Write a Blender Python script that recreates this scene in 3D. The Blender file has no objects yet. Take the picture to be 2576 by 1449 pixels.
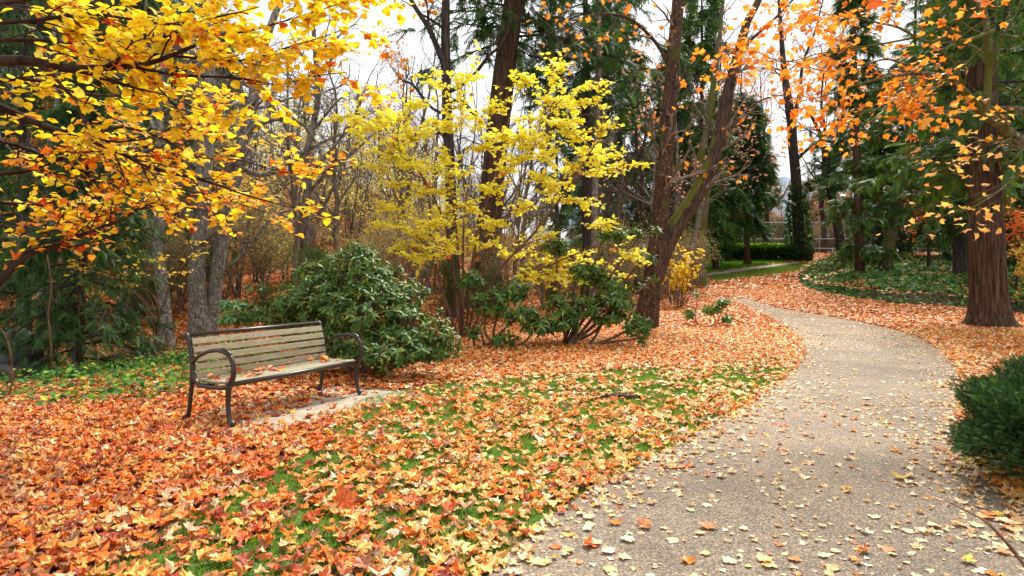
import bpy, math
import numpy as np

rng = np.random.default_rng(11)
C = bpy.context.scene.collection
SC = bpy.context.scene
R_ = math.radians
# ------------------------------------------------------------------ camera, sky, sun, exposure
F, CX, HY, EYE = 1600.0, 1288.0, 690.0, 1.5       # photo measured at 2576 px wide
cam = bpy.data.cameras.new("camera")
cam.sensor_width = 36
cam.lens = F / 2576 * 36
cam.shift_y = -34.5 / 2576
cam.clip_end = 9000
cam_o = bpy.data.objects.new("camera", cam)
cam_o.location = (0, 0, EYE)
cam_o.rotation_euler = (R_(90), 0, 0)
C.objects.link(cam_o)
SC.camera = cam_o

SUN_EL, SUN_AZ = 52.0, 28.0      # azimuth: degrees clockwise from +Y (into the picture)
w = bpy.data.worlds.new("World")
SC.world = w
w.use_nodes = True
nt = w.node_tree
bg = nt.nodes["Background"]
sky = nt.nodes.new("ShaderNodeTexSky")
sky.sky_type = 'NISHITA'
sky.sun_disc = False
sky.sun_elevation = R_(SUN_EL)
sky.sun_rotation = R_(SUN_AZ)
sky.dust_density = 4
mixw = nt.nodes.new("ShaderNodeMix")
mixw.data_type = 'RGBA'
mixw.inputs[0].default_value = 0.82
mixw.inputs[7].default_value = (11.0, 11.0, 11.2, 1)     # thin white cloud
nt.links.new(sky.outputs[0], mixw.inputs[6])
nt.links.new(mixw.outputs[2], bg.inputs[0])
bg.inputs[1].default_value = 0.085

sun = bpy.data.lights.new("sun", 'SUN')
sun.energy = 4.6
sun.angle = R_(15)
sun.color = (1, .95, .86)
sun_o = bpy.data.objects.new("sun", sun)
sun_o.rotation_euler = (R_(90 - SUN_EL), 0, R_(180 - SUN_AZ))
C.objects.link(sun_o)

SC.view_settings.view_transform = 'Standard'
SC.view_settings.look = 'None'
SC.view_settings.gamma = 1
SC.view_settings.exposure = 0.72
SC.cycles.max_bounces = 7
SC.cycles.diffuse_bounces = 4
SC.cycles.glossy_bounces = 2
SC.cycles.transmission_bounces = 4
SC.cycles.caustics_reflective = False
SC.cycles.caustics_refractive = False


# ------------------------------------------------------------------ numeric helpers
def nrm(a):
    return a / np.maximum(np.linalg.norm(a, axis=-1, keepdims=True), 1e-9)


def sstep(a, b, x):
    t = np.clip((x - a) / (b - a), 0, 1)
    return t * t * (3 - 2 * t)


_tab = np.random.default_rng(5).random((256, 256))


def vnoise(x, y):
    x = np.asarray(x, float); y = np.asarray(y, float)
    i = np.floor(x).astype(int); j = np.floor(y).astype(int)
    f = x - i; g = y - j
    f = f * f * (3 - 2 * f); g = g * g * (3 - 2 * g)
    a = _tab[i % 256, j % 256]; b = _tab[(i + 1) % 256, j % 256]
    c = _tab[i % 256, (j + 1) % 256]; d = _tab[(i + 1) % 256, (j + 1) % 256]
    return (a * (1 - f) + b * f) * (1 - g) + (c * (1 - f) + d * f) * g


def fbm(x, y):
    return (vnoise(x, y) * .5 + vnoise(x * 2.1 + 7, y * 2.1 + 3) * .3 + vnoise(x * 4.3 + 1, y * 4.3 + 9) * .2)


def gz(x, y):                                   # height of the ground
    x = np.asarray(x, float); y = np.asarray(y, float)
    z = .0016 * np.clip(y - 12, 0, 46) ** 2
    u = x / np.maximum(y, 1)
    s = sstep(.08, -.32, u)
    z = z + s * .14 * np.clip(y - 17, 0, 30) + sstep(.3, -.45, u) * .20 * np.clip(y - 47, 0, 60)
    z = z - .75 * np.exp(-((y - 12.5) / 2.3) ** 2) * sstep(-5.2, -7.5, x)
    z = z + .55 * sstep(.44, .6, u) * sstep(20, 27, y) * sstep(60, 45, y)
    z = z + .05 * (fbm(x * .35, y * .35) - .5) * sstep(12, 20, y)
    return z


def W(px, py, Y):                               # photo pixel at a depth -> point
    return np.array([(px - CX) / F * Y, Y, EYE - (py - HY) / F * Y])


_Yt = np.linspace(1.5, 140, 6000)


def G(px, py):                                  # photo pixel -> point on the ground
    x = (px - CX) / F * _Yt
    zr = EYE - (py - HY) / F * _Yt
    k = np.argmax(zr <= gz(x, _Yt))
    Y = _Yt[k]
    x = (px - CX) / F * Y
    return np.array([x, Y, float(gz(x, Y))])


def onground(px, Y):
    x = (px - CX) / F * Y
    return np.array([x, Y, float(gz(x, Y))])


def spline(P, n, vals=None):                    # Catmull-Rom
    P = np.asarray(P, float)
    if vals is not None:
        P = np.concatenate([P, np.asarray(vals, float)[:, None]], 1)
    if len(P) == 2:
        t = np.linspace(0, 1, n)[:, None]
        return P[0] * (1 - t) + P[1] * t
    Q = np.concatenate([[2 * P[0] - P[1]], P, [2 * P[-1] - P[-2]]])
    t = np.linspace(0, len(P) - 1, n)
    i = np.minimum(t.astype(int), len(P) - 2)
    f = (t - i)[:, None]
    a, b, c, d = Q[i], Q[i + 1], Q[i + 2], Q[i + 3]
    return .5 * (2 * b + (c - a) * f + (2 * a - 5 * b + 4 * c - d) * f ** 2 + (3 * b - a - 3 * c + d) * f ** 3)


def pxline(pts, Y0, Y1, n, w0=None, w1=None):   # list of pixels (x,y[,width]) -> points, radii
    k = len(pts)
    Ys = np.linspace(Y0, Y1, k)
    P = np.array([W(p[0], p[1], y) for p, y in zip(pts, Ys)])
    if len(pts[0]) > 2:
        r = np.array([p[2] / 2 / F * y for p, y in zip(pts, Ys)])
    else:
        r = np.linspace(w0, w1, k) / 2 / F * Ys
    S = spline(P, n, r)
    return S[:, :3], np.maximum(S[:, 3], .0015)


def inpoly(x, y, poly):
    x = np.asarray(x); y = np.asarray(y)
    ins = np.zeros(x.shape, bool)
    n = len(poly)
    for i in range(n):
        x0, y0 = poly[i][0], poly[i][1]; x1, y1 = poly[(i + 1) % n][0], poly[(i + 1) % n][1]
        c = ((y0 > y) != (y1 > y)) & (x < (x1 - x0) * (y - y0) / (y1 - y0 + 1e-12) + x0)
        ins ^= c
    return ins


def polydist(x, y, line):
    d = np.full(np.shape(x), 1e9)
    for a, b in zip(line[:-1], line[1:]):
        ax, ay = a[0], a[1]; bx, by = b[0] - ax, b[1] - ay
        t = np.clip(((x - ax) * bx + (y - ay) * by) / (bx * bx + by * by + 1e-12), 0, 1)
        d = np.minimum(d, np.hypot(x - ax - t * bx, y - ay - t * by))
    return d


def pick(pal, n, jit=.12, r=None):
    r = r or rng
    wts = np.array([p[3] for p in pal], float); wts /= wts.sum()
    k = r.choice(len(pal), n, p=wts)
    c = np.array([p[:3] for p in pal])[k]
    return np.clip(c * (1 + jit * r.standard_normal((n, 1))) * (1 + .04 * r.standard_normal((n, 3))), .003, .92)


# ------------------------------------------------------------------ mesh builder
class MB:
    def __init__(s):
        s.v = []; s.f = []; s.c = []; s.n = 0

    def add(s, V, Fs, col=(.5, .5, .5)):
        V = np.asarray(V, float).reshape(-1, 3)
        c = np.asarray(col, float)
        if c.ndim == 1:
            c = np.broadcast_to(c, (len(V), 3))
        s.v.append(V); s.c.append(c)
        for f in (Fs if isinstance(Fs, list) else [Fs]):
            f = np.asarray(f, np.int64)
            if len(f):
                s.f.append(f + s.n)
        s.n += len(V)

    def tubes(s, P, R, k=5, col=(.5, .5, .5), flute=0, cap=False):
        P = np.asarray(P, float); R = np.asarray(R, float)
        if P.ndim == 2:
            P = P[None]; R = R[None]
        N, m, _ = P.shape
        if N == 0:
            return
        T = nrm(np.gradient(P, axis=1))
        ov = np.abs(nrm(P[:, -1] - P[:, 0]))
        ref = np.eye(3)[np.argmin(ov, 1)][:, None, :]
        U = nrm(np.cross(T, np.broadcast_to(ref, T.shape)))
        B = np.cross(T, U)
        a = np.linspace(0, 2 * np.pi, k, endpoint=False)
        rr = R[:, :, None]
        if flute:
            sd = rng.random(4) * 6.28
            zz = np.linspace(0, 1, m)[:, None]
            bz = 1 + 2.2 * np.exp(-np.linalg.norm(P[0] - P[0, :1], axis=1) / .35)[:, None]
            rr = rr * (1 + flute * bz * (np.sin(3 * a + sd[0] + zz * 3) * .5 + np.sin(7 * a + sd[1] - zz * 4) * .3
                                    + .35 * rng.standard_normal((m, k)) * .5))
        else:
            rr = np.broadcast_to(rr, (N, m, k))
        V = P[:, :, None] + rr[..., None] * (np.cos(a)[:, None] * U[:, :, None] + np.sin(a)[:, None] * B[:, :, None])
        idx = np.arange(N * m * k).reshape(N, m, k)
        q = np.stack([idx[:, :-1], np.roll(idx, -1, 2)[:, :-1], np.roll(idx, -1, 2)[:, 1:], idx[:, 1:]], -1).reshape(-1, 4)
        fs = [q]
        if cap:
            for e in (0, m - 1):
                for i in range(N):
                    ring = idx[i, e] if e else idx[i, e][::-1]
                    fs.append(np.array([[ring[0], ring[j], ring[j + 1]] for j in range(1, k - 1)]))
        c = np.asarray(col, float)
        if c.ndim == 2 and len(c) == N:
            c = np.repeat(c, m * k, 0)
        s.add(V.reshape(-1, 3), fs, c)

    def leaves(s, pos, axis, up, size, T, col, wid=None):
        V, Fs = T
        n = len(pos)
        if n == 0:
            return
        y = nrm(axis)
        x = nrm(np.cross(y, up))
        z = np.cross(x, y)
        sz = np.broadcast_to(np.asarray(size, float), (n,))[:, None, None]
        sx = sz if wid is None else sz * np.asarray(wid)[:, None, None]
        Vw = pos[:, None] + sx * V[None, :, 0:1] * x[:, None] + sz * V[None, :, 1:2] * y[:, None] + sz * V[None, :, 2:3] * z[:, None]
        off = (np.arange(n) * len(V))[:, None, None]
        fs = [(f[None] + off).reshape(-1, f.shape[1]) for f in Fs]
        s.add(Vw.reshape(-1, 3), fs, np.repeat(col, len(V), 0))

    def box(s, lo, hi, col=(.5, .5, .5)):
        lo = np.array(lo, float); hi = np.array(hi, float)
        V = np.array([[x, y, z] for x in (lo[0], hi[0]) for y in (lo[1], hi[1]) for z in (lo[2], hi[2])])
        s.add(V, np.array([[0, 1, 3, 2], [4, 6, 7, 5], [0, 4, 5, 1], [2, 3, 7, 6], [0, 2, 6, 4], [1, 5, 7, 3]]), col)

    def build(s, name, mat, parent=None, smooth=False, origin=None):
        me = bpy.data.meshes.new(name)
        V = np.concatenate(s.v) if s.v else np.zeros((0, 3))
        if origin is not None:
            V = V - np.asarray(origin)
        elif parent is not None and parent.type == 'EMPTY' and not parent.get('_local'):
            V = V - np.array(parent.location)
        me.vertices.add(len(V))
        me.vertices.foreach_set('co', V.astype(np.float32).ravel())
        tot = np.concatenate([np.full(len(f), f.shape[1]) for f in s.f])
        lv = np.concatenate([f.ravel() for f in s.f])
        me.loops.add(len(lv))
        me.loops.foreach_set('vertex_index', lv.astype(np.int32))
        me.polygons.add(len(tot))
        me.polygons.foreach_set('loop_start', np.concatenate([[0], np.cumsum(tot)[:-1]]).astype(np.int32))
        me.polygons.foreach_set('loop_total', tot.astype(np.int32))
        me.polygons.foreach_set('use_smooth', np.full(len(tot), bool(smooth)))
        at = me.color_attributes.new('col', 'FLOAT_COLOR', 'POINT')
        c = np.concatenate(s.c)
        at.data.foreach_set('color', np.concatenate([c, np.ones((len(c), 1))], 1).astype(np.float32).ravel())
        me.update(calc_edges=True)
        me.materials.append(mat)
        o = bpy.data.objects.new(name, me)
        C.objects.link(o)
        if parent is not None:
            o.parent = parent
        elif origin is not None:
            o.location = origin
        return o


def tag(o, label=None, cat=None, group=None, kind=None):
    if label: o['label'] = label
    if cat: o['category'] = cat
    if group: o['group'] = group
    if kind: o['kind'] = kind
    return o


def thing(name, label, cat, loc, group=None):
    o = bpy.data.objects.new(name, None)
    o.empty_display_size = .2
    o.location = [float(v) for v in loc]
    C.objects.link(o)
    return tag(o, label, cat, group)


def copy_tree(o, parent=None):
    c = o.copy()
    C.objects.link(c)
    if parent is not None:
        c.parent = parent
    for ch in list(o.children):
        copy_tree(ch, c)
    return c


def grow(P, R, n, t0, t1, ln, ang, m, up=0., wand=.15, rr=.55, flat=0., taper=.6, side=None, absl=True, tip=.3):
    """children branches along parent polylines; ln absolute length (m), shortened towards the tip by taper"""
    N, m0, _ = P.shape
    idx = np.repeat(np.arange(N), n)
    K = len(idx)
    t = rng.uniform(t0, t1, K)
    x = t * (m0 - 1)
    i = np.minimum(x.astype(int), m0 - 2)
    f = (x - i)[:, None]
    S = P[idx, i] * (1 - f) + P[idx, i + 1] * f
    r = R[idx, i] * (1 - f[:, 0]) + R[idx, i + 1] * f[:, 0]
    T = nrm(P[idx, i + 1] - P[idx, i])
    v = rng.standard_normal((K, 3))
    v[:, 2] *= (1 - flat)
    v = nrm(v - (v * T).sum(1, keepdims=True) * T)
    a = ang * (1 + .25 * rng.standard_normal(K))[:, None]
    d = np.cos(a) * T + np.sin(a) * v
    L = ln * (1 - taper * t) * rng.uniform(.55, 1.2, K)
    if not absl:
        L = L * np.linalg.norm(np.diff(P, axis=1), axis=2).sum(1)[idx]
    pts = [S]
    for j in range(m - 1):
        d = nrm(d + wand * rng.standard_normal((K, 3)) * np.array([1, 1, 1 - .6 * flat]) + np.array([0, 0, up]))
        pts.append(pts[-1] + d * (L / (m - 1))[:, None])
    Q = np.stack(pts, 1)
    RQ = np.minimum(r * rr, .12)[:, None] * np.linspace(1, tip, m)[None]
    return Q, RQ


def along(P, n, t0=.1, t1=1.):                   # n random points per polyline
    N, m, _ = P.shape
    idx = np.repeat(np.arange(N), n)
    t = rng.uniform(t0, t1, len(idx)) * (m - 1)
    i = np.minimum(t.astype(int), m - 2)
    f = (t - i)[:, None]
    return P[idx, i] * (1 - f) + P[idx, i + 1] * f, nrm(P[idx, i + 1] - P[idx, i])


# ------------------------------------------------------------------ leaf outlines
def fan(half, cy, curl=.0, fold=0., arch=0.):
    h = np.array(half, float)
    right = h; left = h[1:-1][::-1] * np.array([-1, 1])
    O = np.concatenate([right, left])
    V = np.concatenate([[[0, cy]], O])
    z = curl * (V[:, 0] ** 2) + fold * np.abs(V[:, 0]) + arch * (V[:, 1] - cy) ** 2
    V = np.concatenate([V, z[:, None]], 1)
    n = len(O)
    Fc = np.array([[0, 1 + i, 1 + (i + 1) % n] for i in range(n)])
    return V, [Fc]


_mh = [(0, 0), (.15, .04), (.40, .05), (.36, .18), (.44, .28), (.60, .44), (.46, .50), (.42, .62), (.25, .60), (.25, .76), (.13, .84), (0, 1.0)]
_ml = [(0, 0), (.38, .05), (.36, .24), (.57, .48), (.26, .60), (0, 1)]
MAPLE = [fan(_mh, .36, c, f, a) for c, f, a in ((.9, .0, .4), (-.8, .05, -.4), (.3, .3, -.6), (-.5, -.2, .7))]
for T in MAPLE:
    T[0][1:, 2] += rng.uniform(-.085, .085, len(T[0]) - 1)
MAPLE_F = [fan(_mh, .36, c, f, a) for c, f, a in ((.25, .0, .1), (-.25, .03, -.15), (.1, .12, -.2), (.35, -.05, .2))]
for T in MAPLE_F:
    T[0][1:, 2] += rng.uniform(-.04, .04, len(T[0]) - 1)
MAPLE_L = [fan(_ml, .36, c, f, a) for c, f, a in ((.9, .0, .4), (-.7, .05, -.5), (.3, .3, -.5))]
FAR_L = [(np.array([(0, 0, 0), (.5, .45, .14), (0, 1, -.05), (-.5, .5, .1)], float), [np.array([[0, 1, 2], [0, 2, 3]])]),
         (np.array([(0, 0, 0), (.45, .35, -.1), (.1, 1, .1), (-.45, .6, -.16)], float), [np.array([[0, 1, 3], [1, 2, 3]])])]
_rh = [(0, 0), (.30, .04), (.47, .30), (.42, .62), (.20, .86), (0, 1.05)]
ROUND = [fan(_rh, .45, .2, .12, -.25), fan(_rh, .45, -.3, .05, .2), fan([(0, 0), (.34, .0), (.50, .36), (.34, .60), (.30, .78), (.1, .86), (0, 1.05)], .4, .4, 0, -.4)]
OVAL = [fan([(0, 0), (.2, .15), (.27, .45), (.15, .8), (0, 1)], .45, .5, .1, -.3)]


def rhodo_t(droop):
    ys = np.array([0, .3, .65, 1.])
    xs = [.0, .15, .165, .0]
    V = []
    for y, x in zip(ys, xs):
        V.append((0, y, -droop * y * y))
    for sgn in (1, -1):
        V.append((sgn * xs[1], .3, -droop * .09 + .035)); V.append((sgn * xs[2], .65, -droop * .42 + .035))
    tri = np.array([[0, 4, 1], [2, 5, 3], [0, 1, 6], [2, 3, 7]])
    quad = np.array([[1, 4, 5, 2], [1, 2, 7, 6]])
    return np.array(V, float), [tri, quad]


RHODO = [rhodo_t(.12), rhodo_t(.4)]


def frond_t(n, wdt, fwd, droop, thick=.035):
    V = []; Fc = []
    for i in range(n):
        y = i / n
        for sg in (1, -1):
            b = len(V)
            l = wdt * (1 - .75 * y) * (.75 + .5 * ((i * 37 + (sg > 0) * 17) % 10) / 10)
            V += [(0, y - thick * .5, -droop * y * y), (0, y + thick, -droop * (y + .04) ** 2),
                  (sg * l, y + fwd * (1 - .3 * y), -droop * (y + fwd) ** 2 - .25 * l)]
            Fc.append((b, b + 1, b + 2))
    b = len(V)
    V += [(.012, 0, 0), (-.012, 0, 0), (0, 1.08, -droop)]
    Fc.append((b, b + 1, b + 2))
    return np.array(V, float), [np.array(Fc)]


FROND = frond_t(9, .42, .22, .25, .06)
CEDAR = frond_t(9, .34, .30, .22, .065)
YEWT = frond_t(6, .42, .12, .02, .10)
HEML = frond_t(10, .30, .16, .3, .05)
FROND_L = frond_t(5, .42, .22, .25, .10)


# ------------------------------------------------------------------ materials
def newmat(name):
    m = bpy.data.materials.new(name)
    m.use_nodes = True
    return m, m.node_tree.nodes, m.node_tree.links, m.node_tree.nodes["Principled BSDF"]


def leaf_mat(name, trans=.4, rough=.5, spec=.3, tint=(1, 1, 1), tr_gain=1.0, noise=.25, nscale=40):
    m, N, L, p = newmat(name)
    at = N.new("ShaderNodeAttribute"); at.attribute_name = 'col'
    tc = N.new("ShaderNodeTexCoord")
    nz = N.new("ShaderNodeTexNoise"); nz.inputs["Scale"].default_value = nscale; nz.inputs["Detail"].default_value = 3
    L.new(tc.outputs["Object"], nz.inputs["Vector"])
    mr = N.new("ShaderNodeMapRange"); mr.inputs[1].default_value = .3; mr.inputs[2].default_value = .7
    mr.inputs[3].default_value = 1 - noise; mr.inputs[4].default_value = 1 + noise * .6
    L.new(nz.outputs[0], mr.inputs[0])
    mx = N.new("ShaderNodeVectorMath"); mx.operation = 'SCALE'
    L.new(at.outputs["Color"], mx.inputs[0]); L.new(mr.outputs[0], mx.inputs[3])
    L.new(mx.outputs[0], p.inputs["Base Color"])
    p.inputs["Roughness"].default_value = rough
    p.inputs["Specular IOR Level"].default_value = spec
    tr = N.new("ShaderNodeBsdfTranslucent")
    t2 = N.new("ShaderNodeVectorMath"); t2.operation = 'MULTIPLY'
    t2.inputs[1].default_value = [c * tr_gain for c in tint]
    L.new(mx.outputs[0], t2.inputs[0]); L.new(t2.outputs[0], tr.inputs[0])
    ms = N.new("ShaderNodeMixShader"); ms.inputs[0].default_value = trans
    L.new(p.outputs[0], ms.inputs[1]); L.new(tr.outputs[0], ms.inputs[2])
    L.new(ms.outputs[0], N["Material Output"].inputs[0])
    return m


def ramp(N, L, src, stops):
    r = N.new("ShaderNodeValToRGB")
    e = r.color_ramp.elements
    while len(e) < len(stops):
        e.new(.5)
    for i, (p, c) in enumerate(stops):
        e[i].position = p; e[i].color = (*c, 1)
    L.new(src, r.inputs[0])
    return r


def bark_mat(name, dark, mid, light, sxy=14, sz=1.6, bump=.6, moss=0., moss_col=(.10, .11, .02), spots=0., spot_col=(.45, .45, .40), upmoss=0.):
    m, N, L, p = newmat(name)
    tc = N.new("ShaderNodeTexCoord")
    mp = N.new("ShaderNodeMapping"); mp.inputs["Scale"].default_value = (sxy, sxy, sz)
    L.new(tc.outputs["Object"], mp.inputs[0])
    nz = N.new("ShaderNodeTexNoise"); nz.inputs["Scale"].default_value = 1; nz.inputs["Detail"].default_value = 6
    nz.inputs["Roughness"].default_value = .65; nz.inputs["Distortion"].default_value = .4
    L.new(mp.outputs[0], nz.inputs["Vector"])
    r = ramp(N, L, nz.outputs[0], [(.33, dark), (.5, mid), (.68, light)])
    out = r.outputs[0]
    n2 = N.new("ShaderNodeTexNoise"); n2.inputs["Scale"].default_value = 1.7; n2.inputs["Detail"].default_value = 5
    L.new(tc.outputs["Object"], n2.inputs["Vector"])
    if spots:
        vo = N.new("ShaderNodeTexNoise"); vo.inputs["Scale"].default_value = 22; vo.inputs["Detail"].default_value = 4
        L.new(tc.outputs["Object"], vo.inputs["Vector"])
        rs = ramp(N, L, vo.outputs[0], [(.62 - spots * .1, (0, 0, 0)), (.68, (1, 1, 1))])
        mx = N.new("ShaderNodeMix"); mx.data_type = 'RGBA'
        L.new(rs.outputs[0], mx.inputs[0]); L.new(out, mx.inputs[6]); mx.inputs[7].default_value = (*spot_col, 1)
        out = mx.outputs[2]
    if moss:
        rm = ramp(N, L, n2.outputs[0], [(.62 - moss * .3, (0, 0, 0)), (.72 - moss * .2, (1, 1, 1))])
        mx = N.new("ShaderNodeMix"); mx.data_type = 'RGBA'
        L.new(rm.outputs[0], mx.inputs[0]); L.new(out, mx.inputs[6]); mx.inputs[7].default_value = (*moss_col, 1)
        out = mx.outputs[2]
    if upmoss:
        ge = N.new("ShaderNodeNewGeometry"); sx = N.new("ShaderNodeSeparateXYZ"); L.new(ge.outputs["Normal"], sx.inputs[0])
        ad = N.new("ShaderNodeMath"); ad.operation = 'MULTIPLY_ADD'; ad.inputs[1].default_value = 1.2
        L.new(n2.outputs[0], ad.inputs[0]); L.new(sx.outputs[2], ad.inputs[2])
        ru = ramp(N, L, ad.outputs[0], [(.98 - upmoss * .1, (0, 0, 0)), (1., (.85, .85, .85))])
        mx = N.new("ShaderNodeMix"); mx.data_type = 'RGBA'
        L.new(ru.outputs[0], mx.inputs[0]); L.new(out, mx.inputs[6]); mx.inputs[7].default_value = (*moss_col, 1)
        out = mx.outputs[2]
    L.new(out, p.inputs["Base Color"])
    p.inputs["Roughness"].default_value = .9
    p.inputs["Specular IOR Level"].default_value = .2
    b = N.new("ShaderNodeBump"); b.inputs["Strength"].default_value = bump; b.inputs["Distance"].default_value = .04
    L.new(nz.outputs[0], b.inputs["Height"]); L.new(b.outputs[0], p.inputs["Normal"])
    return m


M = {}
M['leaf_yellow'] = leaf_mat('yellow_leaf', .5, .45, .35, (1, .96, .75), 1.15, noise=.38, nscale=32)
M['leaf_orange'] = leaf_mat('orange_leaf', .5, .5, .3, (1, .9, .8), 1.15)
M['litter'] = leaf_mat('fallen_leaf', .18, .5, .35, noise=.35, nscale=55)
M['rhodo'] = leaf_mat('glossy_evergreen_leaf', .18, .44, .28, (1, 1.1, .5), 1.3, noise=.1)
M['needle'] = leaf_mat('conifer_needle', .25, .55, .3, (1, 1.1, .6), 1.2, noise=.2, nscale=3)
M['ivy'] = leaf_mat('ground_ivy_leaf', .25, .6, .15, (1, 1.1, .6), 1.2, noise=.2, nscale=4)
M['grass'] = leaf_mat('grass_blade', .4, .5, .2, (1, 1.1, .5), 1.2, noise=.2, nscale=3)
M['bark_cedar'] = bark_mat('red_fissured_bark', (.010, .006, .004), (.066, .036, .022), (.145, .086, .056), 20, 1.5, 1.0)
M['bark_grey'] = bark_mat('grey_mottled_bark', (.05, .04, .032), (.15, .125, .105), (.30, .27, .24), 18, 5, .7, moss=.25, spots=.7)
M['bark_brown'] = bark_mat('brown_speckled_bark', (.016, .009, .006), (.062, .031, .020), (.12, .068, .047), 24, 2.8, 1.0, moss=.12, moss_col=(.07, .065, .015), spots=.02, spot_col=(.28, .25, .21))
M['bark_moss'] = bark_mat('mossy_bark', (.03, .022, .012), (.11, .08, .05), (.22, .18, .13), 18, 3, .8, moss=.75, moss_col=(.09, .10, .015), spots=.4)
M['bark_lean'] = bark_mat('grey_brown_bark_with_upper_moss', (.014, .009, .007), (.062, .038, .026), (.12, .08, .06), 20, 3, .9, moss_col=(.13, .135, .012), spots=.0, spot_col=(.30, .28, .25), upmoss=1.)
M['bark_dark'] = bark_mat('dark_bark', (.012, .009, .008), (.045, .032, .028), (.10, .075, .065), 18, 2, .8)
M['bark_thin'] = bark_mat('thin_grey_bark', (.06, .048, .040), (.165, .132, .108), (.31, .265, .22), 10, 4, .3, moss=.2, moss_col=(.10, .10, .03))
M['twig'] = bark_mat('brown_twig', (.05, .025, .015), (.14, .075, .045), (.22, .13, .085), 14, 4, .3)
M['twig_dark'] = bark_mat('dark_twig', (.012, .006, .005), (.035, .018, .013), (.07, .04, .03), 14, 4, .3)

# ground -------------------------------------------------------------
def ground_mat():
    m, N, L, p = newmat('leaf_strewn_soil')
    tc = N.new("ShaderNodeTexCoord")
    vo = N.new("ShaderNodeTexVoronoi"); vo.inputs["Scale"].default_value = 9; vo.inputs["Randomness"].default_value = 1
    L.new(tc.outputs["Object"], vo.inputs["Vector"])
    sp = N.new("ShaderNodeSeparateColor"); L.new(vo.outputs["Color"], sp.inputs[0])
    r = ramp(N, L, sp.outputs[0], [(0, (.05, .02, .01)), (.3, (.16, .055, .02)), (.55, (.26, .10, .035)), (.8, (.34, .17, .075)), (1, (.12, .04, .015))])
    nz = N.new("ShaderNodeTexNoise"); nz.inputs["Scale"].default_value = 30; nz.inputs["Detail"].default_value = 5
    L.new(tc.outputs["Object"], nz.inputs["Vector"])
    soil = ramp(N, L, nz.outputs[0], [(.3, (.02, .012, .007)), (.7, (.09, .05, .03))])
    gr = ramp(N, L, nz.outputs[0], [(.3, (.03, .07, .008)), (.7, (.10, .19, .02))])
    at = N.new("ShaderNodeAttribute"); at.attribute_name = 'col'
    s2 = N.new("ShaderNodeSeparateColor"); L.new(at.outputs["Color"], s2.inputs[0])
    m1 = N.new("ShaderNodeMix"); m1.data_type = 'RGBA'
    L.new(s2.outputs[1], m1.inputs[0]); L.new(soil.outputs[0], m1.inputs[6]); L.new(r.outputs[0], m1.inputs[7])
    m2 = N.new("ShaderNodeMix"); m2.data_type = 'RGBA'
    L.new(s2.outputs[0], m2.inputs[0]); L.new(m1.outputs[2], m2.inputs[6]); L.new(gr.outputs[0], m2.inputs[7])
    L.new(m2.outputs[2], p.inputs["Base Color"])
    p.inputs["Roughness"].default_value = .95
    b = N.new("ShaderNodeBump"); b.inputs["Strength"].default_value = .6; b.inputs["Distance"].default_value = .03
    L.new(nz.outputs[0], b.inputs["Height"]); L.new(b.outputs[0], p.inputs["Normal"])
    return m


def path_mat():
    m, N, L, p = newmat('exposed_aggregate_path')
    tc = N.new("ShaderNodeTexCoord")
    vo = N.new("ShaderNodeTexVoronoi"); vo.inputs["Scale"].default_value = 125
    L.new(tc.outputs["Object"], vo.inputs["Vector"])
    sp = N.new("ShaderNodeSeparateColor"); L.new(vo.outputs["Color"], sp.inputs[0])
    r = ramp(N, L, sp.outputs[0], [(0, (.075, .062, .050)), (.25, (.135, .109, .083)), (.5, (.188, .150, .112)), (.75, (.262, .198, .138)), (.93, (.35, .28, .205)), (1, (.50, .43, .35))])
    n2 = N.new("ShaderNodeTexNoise"); n2.inputs["Scale"].default_value = .55; n2.inputs["Detail"].default_value = 9
    n2.inputs["Roughness"].default_value = .74
    L.new(tc.outputs["Object"], n2.inputs["Vector"])
    st = ramp(N, L, n2.outputs[0], [(.34, (.62, .60, .57)), (.46, (.84, .82, .80)), (.56, (1.02, .99, .95)), (.7, (1.25, 1.2, 1.1))])
    mx = N.new("ShaderNodeMix"); mx.data_type = 'RGBA'; mx.blend_type = 'MULTIPLY'; mx.inputs[0].default_value = 1
    L.new(r.outputs[0], mx.inputs[6]); L.new(st.outputs[0], mx.inputs[7])
    n3 = N.new("ShaderNodeTexNoise"); n3.inputs["Scale"].default_value = 260; n3.inputs["Detail"].default_value = 1
    L.new(tc.outputs["Object"], n3.inputs["Vector"])
    L.new(mx.outputs[2], p.inputs["Base Color"])
    p.inputs["Roughness"].default_value = .8
    p.inputs["Specular IOR Level"].default_value = .3
    b = N.new("ShaderNodeBump"); b.inputs["Strength"].default_value = .5; b.inputs["Distance"].default_value = .006
    L.new(vo.outputs["Distance"], b.inputs["Height"]); b.invert = True
    L.new(b.outputs[0], p.inputs["Normal"])
    return m


def noise_mat(name, stops, scale=8, rough=.8, bump=.3, spec=.3, mapping=(1, 1, 1), dist=.01, metal=0.):
    m, N, L, p = newmat(name)
    tc = N.new("ShaderNodeTexCoord")
    mp = N.new("ShaderNodeMapping"); mp.inputs["Scale"].default_value = mapping
    L.new(tc.outputs["Object"], mp.inputs[0])
    nz = N.new("ShaderNodeTexNoise"); nz.inputs["Scale"].default_value = scale; nz.inputs["Detail"].default_value = 6
    nz.inputs["Roughness"].default_value = .65
    L.new(mp.outputs[0], nz.inputs["Vector"])
    r = ramp(N, L, nz.outputs[0], stops)
    L.new(r.outputs[0], p.inputs["Base Color"])
    p.inputs["Roughness"].default_value = rough; p.inputs["Specular IOR Level"].default_value = spec
    p.inputs["Metallic"].default_value = metal
    if bump:
        b = N.new("ShaderNodeBump"); b.inputs["Strength"].default_value = bump; b.inputs["Distance"].default_value = dist
        L.new(nz.outputs[0], b.inputs["Height"]); L.new(b.outputs[0], p.inputs["Normal"])
    return m


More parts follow.
